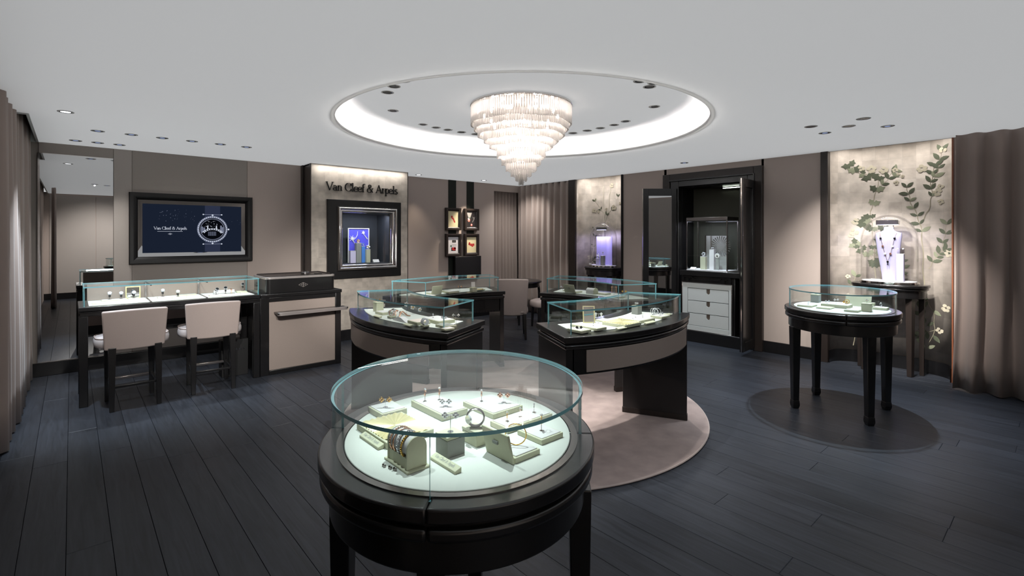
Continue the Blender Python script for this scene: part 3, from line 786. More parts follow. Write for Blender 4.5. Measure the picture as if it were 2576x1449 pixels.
m = MB(); m.tube([(-0.06, -0.055, 0.39), (-0.055, -0.058, 0.45), (0, -0.06, 0.475), (0.055, -0.058, 0.45), (0.06, -0.055, 0.39)], 0.004, 6); m.build('handle', onyx, bag)
m = MB(); lettering(m, SIGN, -0.095, 0.19, place=lambda u, v, w: (u, -0.0665 - w, 0.285 + v), depth=0.0006); m.build('lettering', silver, bag, smooth=0)
# ------------------------------------------------------------ seating
def sup(a, b, z, n=40, p=3.2, cx=0, cy=0):
    P = []
    for i in range(n):
        t = 2 * PI * i / n; c, s = math.cos(t), math.sin(t)
        P.append((cx + a * math.copysign(abs(c) ** (2 / p), c), cy + b * math.copysign(abs(s) ** (2 / p), s), z))
    return P
def cushion(m, a, b, z0, z1, crown=0.02, p=3.2, cx=0, cy=0):
    h = z1 - z0
    m.loft([sup(a * .93, b * .93, z0, p=p, cx=cx, cy=cy), sup(a * .985, b * .985, z0 + .1 * h, p=p, cx=cx, cy=cy), sup(a, b, z0 + .35 * h, p=p, cx=cx, cy=cy), sup(a, b, z0 + .6 * h, p=p, cx=cx, cy=cy),
            sup(a * .975, b * .975, z0 + .88 * h, p=p, cx=cx, cy=cy), sup(a * .93, b * .93, z1, p=p, cx=cx, cy=cy), sup(a * .7, b * .7, z1 + crown * .7, p=p, cx=cx, cy=cy), sup(a * .3, b * .3, z1 + crown, p=p, cx=cx, cy=cy), sup(a * .01, b * .01, z1 + crown, p=p, cx=cx, cy=cy)])
def back_shell(m, w0, w1, z0, z1, y, curve, th, lean, sag=0.0, n=14):
    rings = []
    for r in range(7):
        v = r / 6; z = z0 + (z1 - z0) * v; w = w0 + (w1 - w0) * v; yy = y - lean * v
        outer = []; inner = []
        for i in range(n + 1):
            u = 2 * i / n - 1
            zz = z + (sag * (1 - u * u) * (-1 if r == 0 else (1 if r == 6 else 0)))
            outer.append((u * w / 2, yy + curve * u * u, zz))
            inner.append((u * (w / 2 - 0.004), yy + th + curve * u * u * 0.9, zz))
        rings.append(outer + inner[::-1])
    m.loft(rings)
def counter_stool(loc, rz, label):
    t = thing('counter_stool', label, 'stool', (loc[0], loc[1], 0), R(rz), 'leather counter stools at the watch counter')
    m = MB(); cushion(m, 0.282, 0.205, 0.545, 0.635, 0.02, 3.6, 0, 0.05); seat = m.build('seat', seat_pale, t, smooth=60)
    m = MB(); m.tube([(p[0] * 1.0, p[1], 0.633) for p in sup(0.272, 0.197, 0, 36, 3.6, 0, 0.05)], 0.005, 6, closed=True); m.build('piping', seat_leather, seat)
    m = MB(); back_shell(m, 0.445, 0.485, 0.54, 0.885, -0.215, 0.03, 0.062, 0.035, 0.008)
    b = m.build('backrest', seat_leather, t, bevel=0.012, seg=3, smooth=50)
    for sx in (-1, 1):
        for sy, dx in ((-1, -0.03), (1, 0.0)):
            MB().taper(sx * 0.168, sy * 0.195 + 0.01, 0, 0.56, 0.034, 0.056, 0, sx=sx * 0.004, sy=dx).build('leg', lacquer, t, bevel=0.003, smooth=0)
    MB().box(-0.15, 0.15, 0.185, 0.215, 0.185, 0.21).build('footrest', steel, t, bevel=0.003)
    MB().box(-0.15, 0.15, -0.215, -0.192, 0.20, 0.222).build('stretcher', lacquer, t, bevel=0.003)
    for sx in (-1, 1):
        MB().box(sx * 0.168 - 0.011, sx * 0.168 + 0.011, -0.18, 0.185, 0.20, 0.222).build('stretcher', lacquer, t, bevel=0.003)
    return t
counter_stool((0.43, 5.835), 2, 'greige leather counter stool at the left end of the watch counter, nearer the mirror')
counter_stool((1.075, 5.905), -3, 'greige leather counter stool at the watch counter, nearer the desk cabinet')

t = thing('side_chair', 'greige upholstered chair seen from behind between the two far counters', 'chair', (5.10, 5.76, 0), R(-41))
m = MB(); cushion(m, 0.25, 0.25, 0.37, 0.46, 0.02, 4, 0, 0.02); m.build('seat', seat_leather, t, smooth=60)
m = MB(); back_shell(m, 0.45, 0.50, 0.36, 0.90, -0.235, 0.05, 0.07, 0.06, 0.01); m.build('backrest', seat_leather, t, bevel=0.014, seg=3, smooth=50)
for sx in (-1, 1):
    MB().taper(sx * 0.19, -0.21, 0, 0.38, 0.032, 0.05, 0, sx=sx * 0.015, sy=-0.045).build('leg', lacquer, t, bevel=0.003, smooth=0)
    MB().taper(sx * 0.19, 0.20, 0, 0.38, 0.032, 0.05, 0, sx=sx * 0.005, sy=0.01).build('leg', lacquer, t, bevel=0.003, smooth=0)
t = thing('upholstered_stool', 'low greige upholstered seat with black legs beside the far round table', 'stool', (6.03, 5.93, 0), R(-25))
m = MB(); cushion(m, 0.26, 0.25, 0.36, 0.46, 0.03, 3.4); m.build('seat', seat_leather, t, smooth=60)
for sx in (-1, 1):
    for sy in (-1, 1):
        MB().taper(sx * 0.18, sy * 0.17, 0, 0.38, 0.03, 0.048, 0, sx=sx * 0.01, sy=sy * 0.02).build('leg', lacquer, t, bevel=0.003, smooth=0)
t = thing('round_table', 'black round table by the curtains in the back corner', 'table', (6.06, 6.66, 0))
m = MB(); m.lathe([(0.001, 0.715), (0.40, 0.715), (0.415, 0.722), (0.42, 0.735), (0.415, 0.748), (0.40, 0.752), (0.001, 0.752)], n=64, caps=False); m.build('table_top', lacquer, t)
m = MB(); m.lathe([(0.36, 0.64), (0.38, 0.64), (0.38, 0.716), (0.36, 0.716), (0.36, 0.64)], n=64, caps=False); m.build('apron', lacquer, t)
for k in range(4):
    a = R(-41 + 90 * k)
    m = MB(); q = []
    for s, rr, w in ((0.0, 0.365, 0.035), (0.3, 0.368, 0.042), (0.5, 0.37, 0.052), (0.58, 0.368, 0.08), (0.63, 0.36, 0.15), (0.66, 0.355, 0.20)):
        cxx, cyy = rr * math.cos(a), rr * math.sin(a)
        tx, ty = -math.sin(a), math.cos(a)
        q.append([(cxx - tx * w / 2 - math.cos(a) * .02, cyy - ty * w / 2 - math.sin(a) * .02, s), (cxx + tx * w / 2 - math.cos(a) * .02, cyy + ty * w / 2 - math.sin(a) * .02, s),
                  (cxx + tx * w / 2 + math.cos(a) * .02, cyy + ty * w / 2 + math.sin(a) * .02, s), (cxx - tx * w / 2 + math.cos(a) * .02, cyy - ty * w / 2 + math.sin(a) * .02, s)])
    m.loft(q); m.build('leg', lacquer, t, bevel=0.003)

# ------------------------------------------------------------ chandelier
ch = thing('chandelier', 'tiered crystal rod chandelier hanging in the round ceiling dome', 'chandelier', (CX, CY, 2.833))
m = MB((0, 0, 2.833)); m.lathe([(0.001, 2.833), (0.50, 2.833), (0.50, 2.818), (0.47, 2.812), (0.001, 2.812)], n=64, caps=False); m.build('ceiling_plate', chrome, ch)
tiers = [(.487, 2.812, 2.635), (.456, 2.70, 2.585), (.42, 2.645, 2.527), (.36, 2.585, 2.47), (.305, 2.53, 2.415), (.231, 2.47, 2.317), (.186, 2.38, 2.25), (.144, 2.31, 2.19), (.095, 2.245, 2.14), (.05, 2.19, 2.093), (.017, 2.15, 2.054)]
m = MB()
for j in range(6):
    pass
m.lathe([(0.0098, 0), (0.0098, 1)], n=6); rod0 = m.build('crystal_rod', rods, smooth=70); rmesh = rod0.data
col.objects.unlink(rod0); bpy.data.objects.remove(rod0)
cand = []
for k, (r, zt, zb) in enumerate(tiers):
    n = max(5, int(2 * PI * r / 0.0225))
    for i in range(n):
        a = 2 * PI * i / n + 0.13 * k
        front = -(math.cos(a) * 0.6626 + math.sin(a) * 0.749)
        cand.append((-(zt - zb) * (1.6 if front > -0.15 else 0.7), k, a, r, zt, zb))
cand.sort()
rest = MB()
for q, (_, k, a, r, zt, zb) in enumerate(cand):
    zj = zb + 0.006 * math.sin(7 * a)
    if q < 300:
        o = bpy.data.objects.new('crystal_rod', rmesh); col.objects.link(o); o.parent = ch
        o.location = (r * math.cos(a), r * math.sin(a), zj - 2.833); o.scale = (1, 1, zt - zj); o.rotation_euler.z = a
    else:
        rest.lathe([(0.0098, zj - 2.833), (0.0098, zt - 2.833)], r * math.cos(a), r * math.sin(a), 6)
o = rest.build('crystal_rods', rods, ch, smooth=70); o['kind'] = 'stuff'
for k, (r, zt, zb) in enumerate(tiers):
    m = MB(); m.torus((0, 0, zt - 0.012 - 2.833), max(0.006, r - 0.014), 0.0035, n=48, k=6); m.build('tier_ring', chrome, ch)
m = MB(); m.tube([(0, 0, -0.02), (0, 0, -0.70)], 0.006, 8); m.build('stem', chrome, ch)
blb = []
for n, r, z in ((10, 0.36, 2.73), (8, 0.26, 2.62), (6, 0.17, 2.50), (4, 0.09, 2.36)):
    for i in range(n):
        a = 2 * PI * i / n + n; blb.append((r * math.cos(a), r * math.sin(a), z - 2.833))
m = MB(); m.sphere((0, 0, 0), 0.016, 6, 4, 1.5); b0 = m.build('bulb', bulb_mat, ch); b0.location = blb[0]
for p in blb[1:]:
    o = b0.copy(); col.objects.link(o); o.parent = ch; o.location = p

# ------------------------------------------------------------ downlights
m = MB(); m.lathe([(0.040, -0.0005), (0.056, -0.0005), (0.055, -0.004), (0.043, -0.005), (0.040, -0.0005)], n=28, caps=False); trim0 = m.build('trim_ring', plaster); trim_me = trim0.data
m = MB(); m.lathe([(0.0425, -0.0035), (0.030, -0.0015), (0.001, -0.001)], n=24, caps=False); baf0 = m.build('baffle', baffle_mat); baf_me = baf0.data
m = MB(); m.lathe([(0.024, -0.0030), (0.001, -0.0036)], n=20, caps=False); len0 = m.build('lens', lens_mat); len_me = len0.data
m = MB(); m.lathe([(0.034, -0.0033), (0.001, -0.0040)], n=20, caps=False); len1 = m.build('lens', lens_bright); len_bright = len1.data
for o in (trim0, baf0, len0, len1): col.objects.unlink(o); bpy.data.objects.remove(o)
def downlight(x, y, z, label, group, lit=True):
    t = thing('ceiling_downlight', label, 'downlight', (x, y, z), 0, group)
    for nm, me in (('trim_ring', trim_me), ('baffle', baf_me)) + ((('lens', len_bright if lit == 2 else len_me),) if lit else ()):
        o = bpy.data.objects.new(nm, me); col.objects.link(o); o.parent = t
    return t
ORD = ['first', 'second', 'third', 'fourth', 'fifth', 'sixth', 'seventh']
DL = {}
DL['a'] = downlight(-0.036, 5.583, CEIL, 'bright downlight by itself in the far left of the ceiling', 'flush ceiling downlights', 2)
for i, x in enumerate((0.195, 0.459, 0.72, 0.987, 1.26, 1.528)):
    DL['w%d' % i] = downlight(x, 6.39, CEIL, ORD[i] + ' downlight from the left in the row of six above the watch counter', 'flush ceiling downlights')
for i, x in enumerate((0.034, 0.219, 0.409)):
    DL['m%d' % i] = downlight(x, 7.19, CEIL, ORD[i] + ' from the left of three downlights close above the wall mirror', 'flush ceiling downlights')
DL['p0'] = downlight(4.40, 7.35, CEIL, 'bright downlight at the corner right of the lettered wall', 'flush ceiling downlights', 2)
DL['p1'] = downlight(5.75, 7.28, CEIL, 'downlight above the framed pictures', 'flush ceiling downlights', 2)
DL['c'] = downlight(6.50, 3.655, CEIL, 'downlight above the tall mirror-door cabinet', 'flush ceiling downlights')
QU = [((5.247, 1.649), 'left one of the row'), ((5.495, 1.407), 'centre one'), ((5.77, 1.163), 'right one of the row'), ((5.675, 1.658), 'lowest'), ((5.24, 1.23), 'topmost')]
for i, (p, w) in enumerate(QU):
    DL['q%d' % i] = downlight(p[0], p[1], CEIL, w + ' of five ceiling downlights above the right oval vitrine', 'flush ceiling downlights', lit=i in (2, 3))
cove = [(3.024, 4.956), (3.223, 4.99), (3.40, 5.00), (3.60, 5.00), (3.80, 4.975)]
for i, p in enumerate(cove): downlight(p[0], p[1], 2.8345, ORD[i] + ' dark downlight from the left, in the dome left of the chandelier', 'dark downlights in the ceiling dome', False)
cove2 = [(4.665, 4.126), (4.69, 3.916), (4.70, 3.723), (4.686, 3.512), (4.634, 3.316)]
for i, p in enumerate(cove2): downlight(p[0], p[1], 2.8345, ORD[i] + ' dark downlight rightwards from the chandelier in the dome', 'dark downlights in the ceiling dome', False)
for i, p in enumerate([(2.112, 4.058), (2.068, 3.859), (2.052, 3.667)]): downlight(p[0], p[1], 2.835, ORD[i] + ' from below of three dark downlights at the dome edge, upper left', 'dark downlights in the ceiling dome', False)
for i, p in enumerate([(3.716, 2.413), (3.522, 2.378)]): downlight(p[0], p[1], 2.835, ('lower', 'upper')[i] + ' of two dark downlights at the dome edge, upper right', 'dark downlights in the ceiling dome', False)
# ------------------------------------------------------------ wall screen
def frame_xz(m, x0, x1, z0, z1, w, prof, mi=0):
    """picture-frame moulding facing -Y; prof = [(t across 0..1, y)] from outer to inner edge"""
    rings = []
    for (t, y) in prof:
        o = w * t
        rings.append([(x0 + o, y, z0 + o), (x1 - o, y, z0 + o), (x1 - o, y, z1 - o), (x0 + o, y, z1 - o)])
    m.loft(rings, caps=False, mi=mi)
tv = thing('wall_screen', 'wide black framed screen showing a watch on the left wall', 'screen', (1.2, 7.57, 1.65))
M = lambda: MB(tv.location)
m = M(); frame_xz(m, 0.518, 1.872, 1.210, 2.082, 0.088, [(0, 7.57), (0, 7.515), (.08, 7.508), (.45, 7.508), (.6, 7.514), (.75, 7.522), (.9, 7.535), (1, 7.548), (1.0, 7.57)]); m.build('frame', lacquer_dark, tv, smooth=30)
m = M(); frame_xz(m, 0.604, 1.786, 1.296, 1.996, 0.046, [(0, 7.545), (0.02, 7.543), (1, 7.552), (1, 7.56)]); m.build('bevelled_mirror_border', mirror, tv, smooth=20)
navy = no_sampling(emissive('screen_navy', (25, 32, 47), 1.0))
scr = M().box(0.648, 1.742, 7.553, 7.562, 1.340, 1.952).build('screen', navy, tv, smooth=0)
px_w = no_sampling(emissive('screen_white', (206, 212, 226), 1.0)); px_g = no_sampling(emissive('screen_grey', (112, 118, 138), 1.0)); px_d = no_sampling(emissive('screen_black', (8, 9, 14), 1.0)); px_s = no_sampling(emissive('screen_strap', (44, 50, 70), 1.0)); px_b = no_sampling(emissive('screen_blue', (120, 116, 190), 1.0))
SY_ = 7.5525
def flat(m, pts, y): m.add([(p[0], y, p[1]) for p in pts], [tuple(range(len(pts)))])
m = M(); lettering(m, SIGN, 0.765, 0.345, 0.13, 0.04, place=lambda u, v, w: (u, SY_ - w, 1.632 + v), depth=0.0, single=True)
flat(m, [(0.80, 1.608), (1.065, 1.608), (1.065, 1.611), (0.80, 1.611)], SY_)
emblem(m, 0.932, 1.578, 0.022, SY_ - 0.0002, SY_)
m.build('screen_lettering', px_w, scr, smooth=0)
rnd = random.Random(4); m = M()
for i in range(70):
    u = rnd.random(); x = 0.78 + 0.95 * u; z = 1.70 + 0.14 * rnd.random() + 0.05 * math.sin(u * 6) - (0.03 if u > .5 else 0); s = rnd.choice((.0018, .0025, .004))
    if 1.20 < x < 1.6: continue
    flat(m, [(x - s, z), (x, z - s), (x + s, z), (x, z + s)], SY_)
m.build('stars', px_g, scr, smooth=0)
WX, WZ, WR = 1.398, 1.64, 0.176
def ringflat(m, r0, r1, y, n=56, k0=0.0, k1=2 * PI, sz=1.0):
    vs = []; fs = []
    for i in range(n + 1):
        a = k0 + (k1 - k0) * i / n
        vs += [(WX + r0 * math.cos(a), y, WZ + r0 * sz * math.sin(a)), (WX + r1 * math.cos(a), y, WZ + r1 * sz * math.sin(a))]
    for i in range(n): fs.append((2 * i, 2 * i + 1, 2 * i + 3, 2 * i + 2))
    m.add(vs, fs)
m = M(); flat(m, [(WX - .088, 1.345), (WX + .088, 1.345), (WX + .088, 1.95), (WX - .088, 1.95)], SY_ + 0.0002); m.build('watch_strap', px_s, scr, smooth=0)
m = M(); ringflat(m, 0.001, 0.150, SY_ - 0.0002); m.build('watch_dial', px_d, scr, smooth=0)
m = M(); ringflat(m, 0.150, WR, SY_ - 0.0003)
for sz_ in (1, -1): flat(m, [(WX - .105, WZ + sz_ * .197), (WX + .105, WZ + sz_ * .197), (WX + .105, WZ + sz_ * .190), (WX - .105, WZ + sz_ * .190)][::sz_], SY_ - 0.0003)
ringflat(m, 0.132, 0.140, SY_ - 0.0004)
m.build('watch_bezel', px_g, scr, smooth=0)
m = M()
for i in range(44):
    a = 2 * PI * i / 44; cx, cz = WX + .163 * math.cos(a), WZ + .163 * math.sin(a); s = .008
    flat(m, [(cx - s, cz), (cx, cz - s), (cx + s, cz), (cx, cz + s)], SY_ - 0.0005)
for dx, dz in ((0, .187), (0, -.187), (.187, 0)):
    flat(m, [(WX + dx + .011 * math.cos(2 * PI * i / 10), WZ + dz + .011 * math.sin(2 * PI * i / 10)) for i in range(10)], SY_ - 0.0005)
for sx in (-1, 1):
    for sz_ in (1, -1): flat(m, [(WX + sx * .105 + .010 * math.cos(2 * PI * i / 8), WZ + sz_ * .194 + .008 * math.sin(2 * PI * i / 8)) for i in range(8)], SY_ - 0.0005)
# dial picture: an arched bridge over water, rooftops and a moon
for i in range(20):
    a0 = R(20 + 140 * i / 20); a1 = R(20 + 140 * (i + 1) / 20)
    P = lambda a, r: (WX + r * 1.25 * math.cos(a), WZ - .075 + r * .85 * math.sin(a))
    if i % 2 == 0: flat(m, [P(a0, .100), P(a1, .100), P(a1, .082), P(a0, .082)], SY_ - 0.0005)
    flat(m, [P(a0, .104), P(a1, .104), P(a1, .100), P(a0, .100)], SY_ - 0.0005); flat(m, [P(a0, .084), P(a1, .084), P(a1, .080), P(a0, .080)], SY_ - 0.0005)
for i in range(26):
    x = WX + rnd.uniform(-.09, .09); z = WZ + rnd.uniform(.03, .11); s = rnd.choice((.002, .003, .005)); flat(m, [(x - s, z), (x, z - s), (x + s, z), (x, z + s)], SY_ - 0.0005)
for x in (-.055, .045): flat(m, [(WX + x - .008, WZ + .005), (WX + x + .008, WZ + .005), (WX + x + .005, WZ + .05), (WX + x - .005, WZ + .05)], SY_ - 0.0005)
m.build('watch_diamonds', px_w, scr, smooth=0)
m = M()
for x, h in ((-.118, .035), (-.095, .022), (.098, .05), (.118, .03)): flat(m, [(WX + x - .010, WZ - .04), (WX + x + .010, WZ - .04), (WX + x + .010, WZ + h), (WX + x - .010, WZ + h)], SY_ - 0.00045)
for i in range(8): flat(m, [(WX - .05 + .012 * i, WZ - .085), (WX - .045 + .012 * i, WZ - .085), (WX - .045 + .012 * i, WZ - .03), (WX - .05 + .012 * i, WZ - .03)], SY_ - 0.00045)
m.build('watch_scene', px_g, scr, smooth=0)

# ------------------------------------------------------------ raised letters on the silver-leaf wall
sg = thing('wall_lettering', 'dark raised serif letters of the shop name on the silver leaf wall', 'sign', (3.34, SY, 2.27))
m = MB(); lt = SIGN; total = sum(GLYPH[c_][0] for c_ in lt); wd = 1.145; u = 2.772; sc_ = wd / total
for c_ in lt:
    if c_ != ' ':
        m = MB(sg.location); lettering(m, c_, u, GLYPH[c_][0] * sc_, 0.135, 0.05, place=lambda a, b, w: (a, SY - 0.004 - w, 2.222 + b), depth=0.014)
        m.build('letter', lacquer_dark, sg, smooth=0)
    u += GLYPH[c_][0] * sc_

# ------------------------------------------------------------ show window in the silver-leaf wall
sw = thing('show_window', 'black and chrome framed show window under the wall letters', 'show window', (3.4, SY, 1.5))
M = lambda: MB(sw.location)
m = M(); frame_xz(m, 2.775, 3.964, 0.920, 2.088, 0.14, [(0, SY), (0, SY - .035), (.03, SY - .04), (.97, SY - .04), (1, SY - .03), (1, SY)]); m.build('outer_frame', lacquer_dark, sw, smooth=25)
pr = []
for i in range(17):
    t = i / 16; pr.append((t, SY - 0.035 - 0.055 * math.sin(PI * min(1, t * 1.35)) ** 0.8 if t < 0.62 else SY - 0.045 + 0.02 * (t - .62) / .38 - 0.012 * math.sin(PI * (t - .62) / .38)))
m = M(); frame_xz(m, 2.908, 3.893, 1.030, 1.998, 0.098, [(0, SY)] + pr + [(1, SY + 0.03)]); m.build('chrome_moulding', chrome, sw, smooth=40)
wi = M(); wi.box(2.99, 3.0, SY, 7.645, 1.11, 1.91); wi.box(3.78, 3.79, SY, 7.645, 1.11, 1.91); wi.box(2.99, 3.79, SY, 7.645, 1.11, 1.135); wi.box(2.99, 3.79, SY, 7.645, 1.89, 1.91); wi.box(2.99, 3.79, 7.63, 7.648, 1.11, 1.91)
wi.build('niche_box', simple('midnight_silk', (46, 50, 55), 0.7), sw, smooth=0)
m = M(); m.box(3.0, 3.78, SY + 0.005, SY + 0.011, 1.135, 1.89, [1, 1, 0, 1, 0, 1]); m.build('glass_pane', [glass, edge_dark], sw, smooth=0)
blue = simple('ultramarine_backdrop', (86, 84, 214), 0.7); lil = simple('pale_lilac_card', (214, 206, 236), 0.7)
bd = thing('blue_display_panel', 'bright blue backdrop panel with a white frame in the show window', 'display panel', (3.37, 7.46, 1.135))
M = lambda: MB(bd.location)
M().box(3.215, 3.545, 7.452, 7.462, 1.135, 1.665).build('backdrop', blue, bd, smooth=0)
m = M(); m.box(3.205, 3.217, 7.44, 7.465, 1.135, 1.675); m.box(3.541, 3.553, 7.44, 7.465, 1.135, 1.675); m.box(3.217, 3.541, 7.44, 7.465, 1.663, 1.675); m.build('white_frame', white_paint, bd)
m = M()
def star5(m, cx, cz, r, y0, y1, n=5, rin=.45, a0=90):
    P = [(cx + (r if i % 2 == 0 else r * rin) * math.cos(R(a0 + 180 / n * i)), cz + (r if i % 2 == 0 else r * rin) * math.sin(R(a0 + 180 / n * i))) for i in range(2 * n)]
    N2 = len(P); m.add([(p[0], y0, p[1]) for p in P] + [(p[0], y1, p[1]) for p in P], [tuple(range(N2)), tuple(range(N2, 2 * N2))[::-1]] + [(i, N2 + i, N2 + (i + 1) % N2, (i + 1) % N2) for i in range(N2)])
star5(m, 3.455, 1.605, 0.032, 7.442, 7.452, 6)
for x1 in (3.52, 3.535): m.tube([(3.462, 7.447, 1.585), (3.49, 7.447, 1.545), (x1, 7.447, 1.50)], [0.004, 0.006, 0.003], 6)
star5(m, 3.272, 1.515, 0.052, 7.442, 7.452, 7, .3, 75)
m.tube([(3.285, 7.447, 1.50), (3.33, 7.447, 1.52), (3.358, 7.447, 1.57), (3.362, 7.447, 1.625)], [0.006, 0.005, 0.005, 0.003], 6)
m.tube([(3.28, 7.447, 1.50), (3.30, 7.447, 1.46), (3.318, 7.447, 1.42)], [0.007, 0.006, 0.002], 6)
m.build('paper_stars', white_paint, bd, smooth=0)
def pillar(x0, x1, y0, y1, z0, z1, mt, name, label, cap=None, group=None, cat='display stand'):
    t = thing(name, label, cat, ((x0 + x1) / 2, (y0 + y1) / 2, z0), 0, group); M_ = lambda: MB(t.location)
    M_().box(x0, x1, y0, y1, z0, z1 - 0.006).build('block', mt, t, bevel=0.002)
    M_().box(x0 - .001, x1 + .001, y0 - .001, y1 + .001, z1 - 0.006, z1).build('top_pad', cap or suede_top, t, bevel=0.001)
    return t
pillar(3.305, 3.385, 7.36, 7.43, 1.135, 1.445, suede_grey, 'display_pillar', 'tall grey pillar before the blue panel in the show window')
pillar(3.395, 3.452, 7.37, 7.43, 1.135, 1.395, simple('azure_card', (78, 140, 226), 0.6), 'display_pillar', 'slim azure pillar in the show window')
pillar(3.455, 3.520, 7.33, 7.39, 1.135, 1.345, suede, 'display_pillar', 'cream pillar carrying the white flower brooch in the show window')
pillar(3.212, 3.300, 7.37, 7.43, 1.135, 1.325, lil, 'display_pillar', 'pale lilac pillar at the left in the show window')
def tilted_card(x, y, z, rz, label, w=0.10, h=0.045):
    t = thing('name_card', label, 'card', (x, y, z), rz)
    m = MB(); m.loft([[(-w / 2, -0.02, 0), (w / 2, -0.02, 0), (w / 2, 0.02, 0), (-w / 2, 0.02, 0)], [(-w / 2, 0.012, h), (w / 2, 0.012, h), (w / 2, 0.02, h), (-w / 2, 0.02, h)]])
    m.build('card_wedge', white_paint, t, bevel=0.001)
tilted_card(3.63, 7.36, 1.135, 0, 'white name card on the show window floor')
def flower(c, r, n, label, axis='y', mt=diamond, core=gold, name='flower_brooch', group=None, stem=None):
    """petalled jewel; faces -Y ('y'), -X ('x') or up ('z')"""
    t = thing(name, label, 'jewellery', c, 0, group)
    def put(u, v, w): return {'y': (u, -w, v), 'x': (-w, u, v), 'z': (u, v, w)}[axis]
    for i in range(n):
        a = 2 * PI * i / n; m = MB(); m.sphere(put(r * .62 * math.cos(a), r * .62 * math.sin(a), 0), r * .40, 8, 5); m.build('petal', mt, t)
    m = MB(); m.sphere(put(0, 0, r * .15), r * .30, 8, 5); m.build('centre', core, t)
    if stem:
        m = MB(); m.tube([(0, 0, -stem), (0, 0, -r * .5)], 0.0012, 5); m.build('pin', steel, t)
    return t
flower((3.488, 7.345, 1.381), 0.036, 5, 'white flower brooch standing on the cream pillar in the show window')
flower((3.345, 7.385, 1.475), 0.030, 6, 'gold and white clip standing on the tall grey pillar', mt=rose_gold, core=diamond)
flower((3.425, 7.392, 1.423), 0.028, 5, 'blue and white clip standing on the slim azure pillar', mt=simple('sapphire', (80, 110, 215), 0.15, spec=0.8), core=diamond)

# ------------------------------------------------------------ straps, pictures and black panel on the alcove wall
for x0, x1, w in ((5.206, 5.376, 'left'), (5.623, 5.792, 'right')):
    m = MB((x0, 7.64, 0.75)); m.box(x0, x1, 7.638, 7.65, 0.75, 2.59)
    tag(m.build('hanging_strap', olive_dark, loc=(x0, 7.64, 0.75), bevel=0.002), w + ' of two dark vertical straps from the ceiling behind the framed pictures', 'strap', 'dark picture straps')
cream = simple('cream_print', (232, 220, 178), 0.6); white_pr = simple('white_print', (236, 234, 238), 0.6); black_pr = simple('black_print', (36, 32, 33), 0.5)
red = simple('red_print', (196, 44, 44), 0.6); red2 = simple('pale_red_print', (232, 120, 104), 0.6); greypr = simple('grey_print', (150, 148, 146), 0.6); greenpr = simple('green_print', (70, 112, 96), 0.6)
def picture(x0, x1, z0, z1, bgm, label, prints):
    t = thing('framed_picture', label, 'picture', ((x0 + x1) / 2, 7.638, z0), 0, 'framed pictures on the alcove wall'); M_ = lambda: MB(t.location)
    m = M_(); frame_xz(m, x0, x1, z0, z1, 0.055, [(0, 7.638), (0, 7.59), (.06, 7.585), (.5, 7.585), (.8, 7.592), (1, 7.602), (1, 7.62)]); m.build('frame', bronze_wood, t, smooth=25)
    pic = M_().box(x0 + .052, x1 - .052, 7.612, 7.625, z0 + .052, z1 - .052).build('print', bgm, t, smooth=0)
    m = M_(); frame_xz(m, x0 + .052, x1 - .052, z0 + .052, z1 - .052, 0.006, [(0, 7.605), (1, 7.608), (1, 7.613)]); m.build('fillet', steel, t, smooth=20)
    cx, cz = (x0 + x1) / 2, (z0 + z1) / 2
    for k, (mt, polys) in enumerate(prints):
        m = M_()
        for P in polys: flat(m, [(cx + p[0], cz + p[1]) for p in P], 7.6115 - 0.0002 * k)
        m.build('drawing', mt, pic, smooth=0)
def blob(cx, cz, rx, rz, n=12, a=0): 
    return [(cx + rx * math.cos(2 * PI * i / n) * math.cos(R(a)) - rz * math.sin(2 * PI * i / n) * math.sin(R(a)), cz + rx * math.cos(2 * PI * i / n) * math.sin(R(a)) + rz * math.sin(2 * PI * i / n) * math.cos(R(a))) for i in range(n)]
picture(5.121, 5.461, 1.659, 2.071, cream, 'upper left framed picture, red jewel on cream', [(red, [blob(-.012, .015, .04, .018, a=-38), blob(.022, -.035, .038, .017, a=-58), blob(-.03, .045, .02, .018)]), (red2, [blob(-.02, .03, .016, .006, a=-38), blob(.02, -.03, .02, .005, a=-58), blob(.004, .02, .012, .005, a=-60)])])
picture(5.542, 5.881, 1.659, 2.071, black_pr, 'upper right framed picture, jewels on black', [(greypr, [[(-.11, .15), (.02, .15), (-.01, .08), (-.03, .03), (-.075, .04), (-.095, .09)], [(.01, -.06), (.035, -.04), (.075, .02), (.06, .03)], blob(.06, .035, .03, .006, a=30), blob(.05, .035, .03, .006, a=-30)]), (red2, [blob(-.06, -.01, .028, .035), blob(.0, -.10, .022, .022)]), (white_pr, [blob(-.06, 0, .012, .016), blob(-.075, .02, .01, .012), blob(.004, -.095, .009, .008)]), (greenpr, [blob(-.04, .03, .014, .014)])])
picture(5.121, 5.461, 1.179, 1.593, white_pr, 'lower left framed picture, document with a red jewel on white', [(black_pr, [[(-.025, .045), (.06, .045), (.06, .09), (-.025, .09)], [(-.045, -.11), (.055, -.11), (.055, -.045), (-.045, -.045)]]), (red, [blob(.015, -.072, .045, .03), blob(.04, -.06, .02, .02)]), (greenpr, [blob(-.05, -.02, .016, .02)]), (greypr, [[(-.03, .02 - .014 * i), (.07, .02 - .014 * i), (.07, .017 - .014 * i), (-.03, .017 - .014 * i)] for i in range(4)] + [[(-.005, .06), (.008, .06), (.008, .075), (-.005, .075)], [(.025, .06), (.038, .06), (.038, .075), (.025, .075)]])])
picture(5.542, 5.881, 1.179, 1.593, cream, 'lower right framed picture, cluster of red stones on cream', [(red, [blob(-.045, .02, .02, .032, a=10), blob(-.012, .0, .024, .024), blob(.02, -.01, .022, .034), blob(.05, .0, .018, .026), blob(-.06, .01, .012, .018)]), (red2, [blob(-.03, .012, .006, .012), blob(.012, .0, .006, .014), blob(.04, -.012, .006, .01)])])
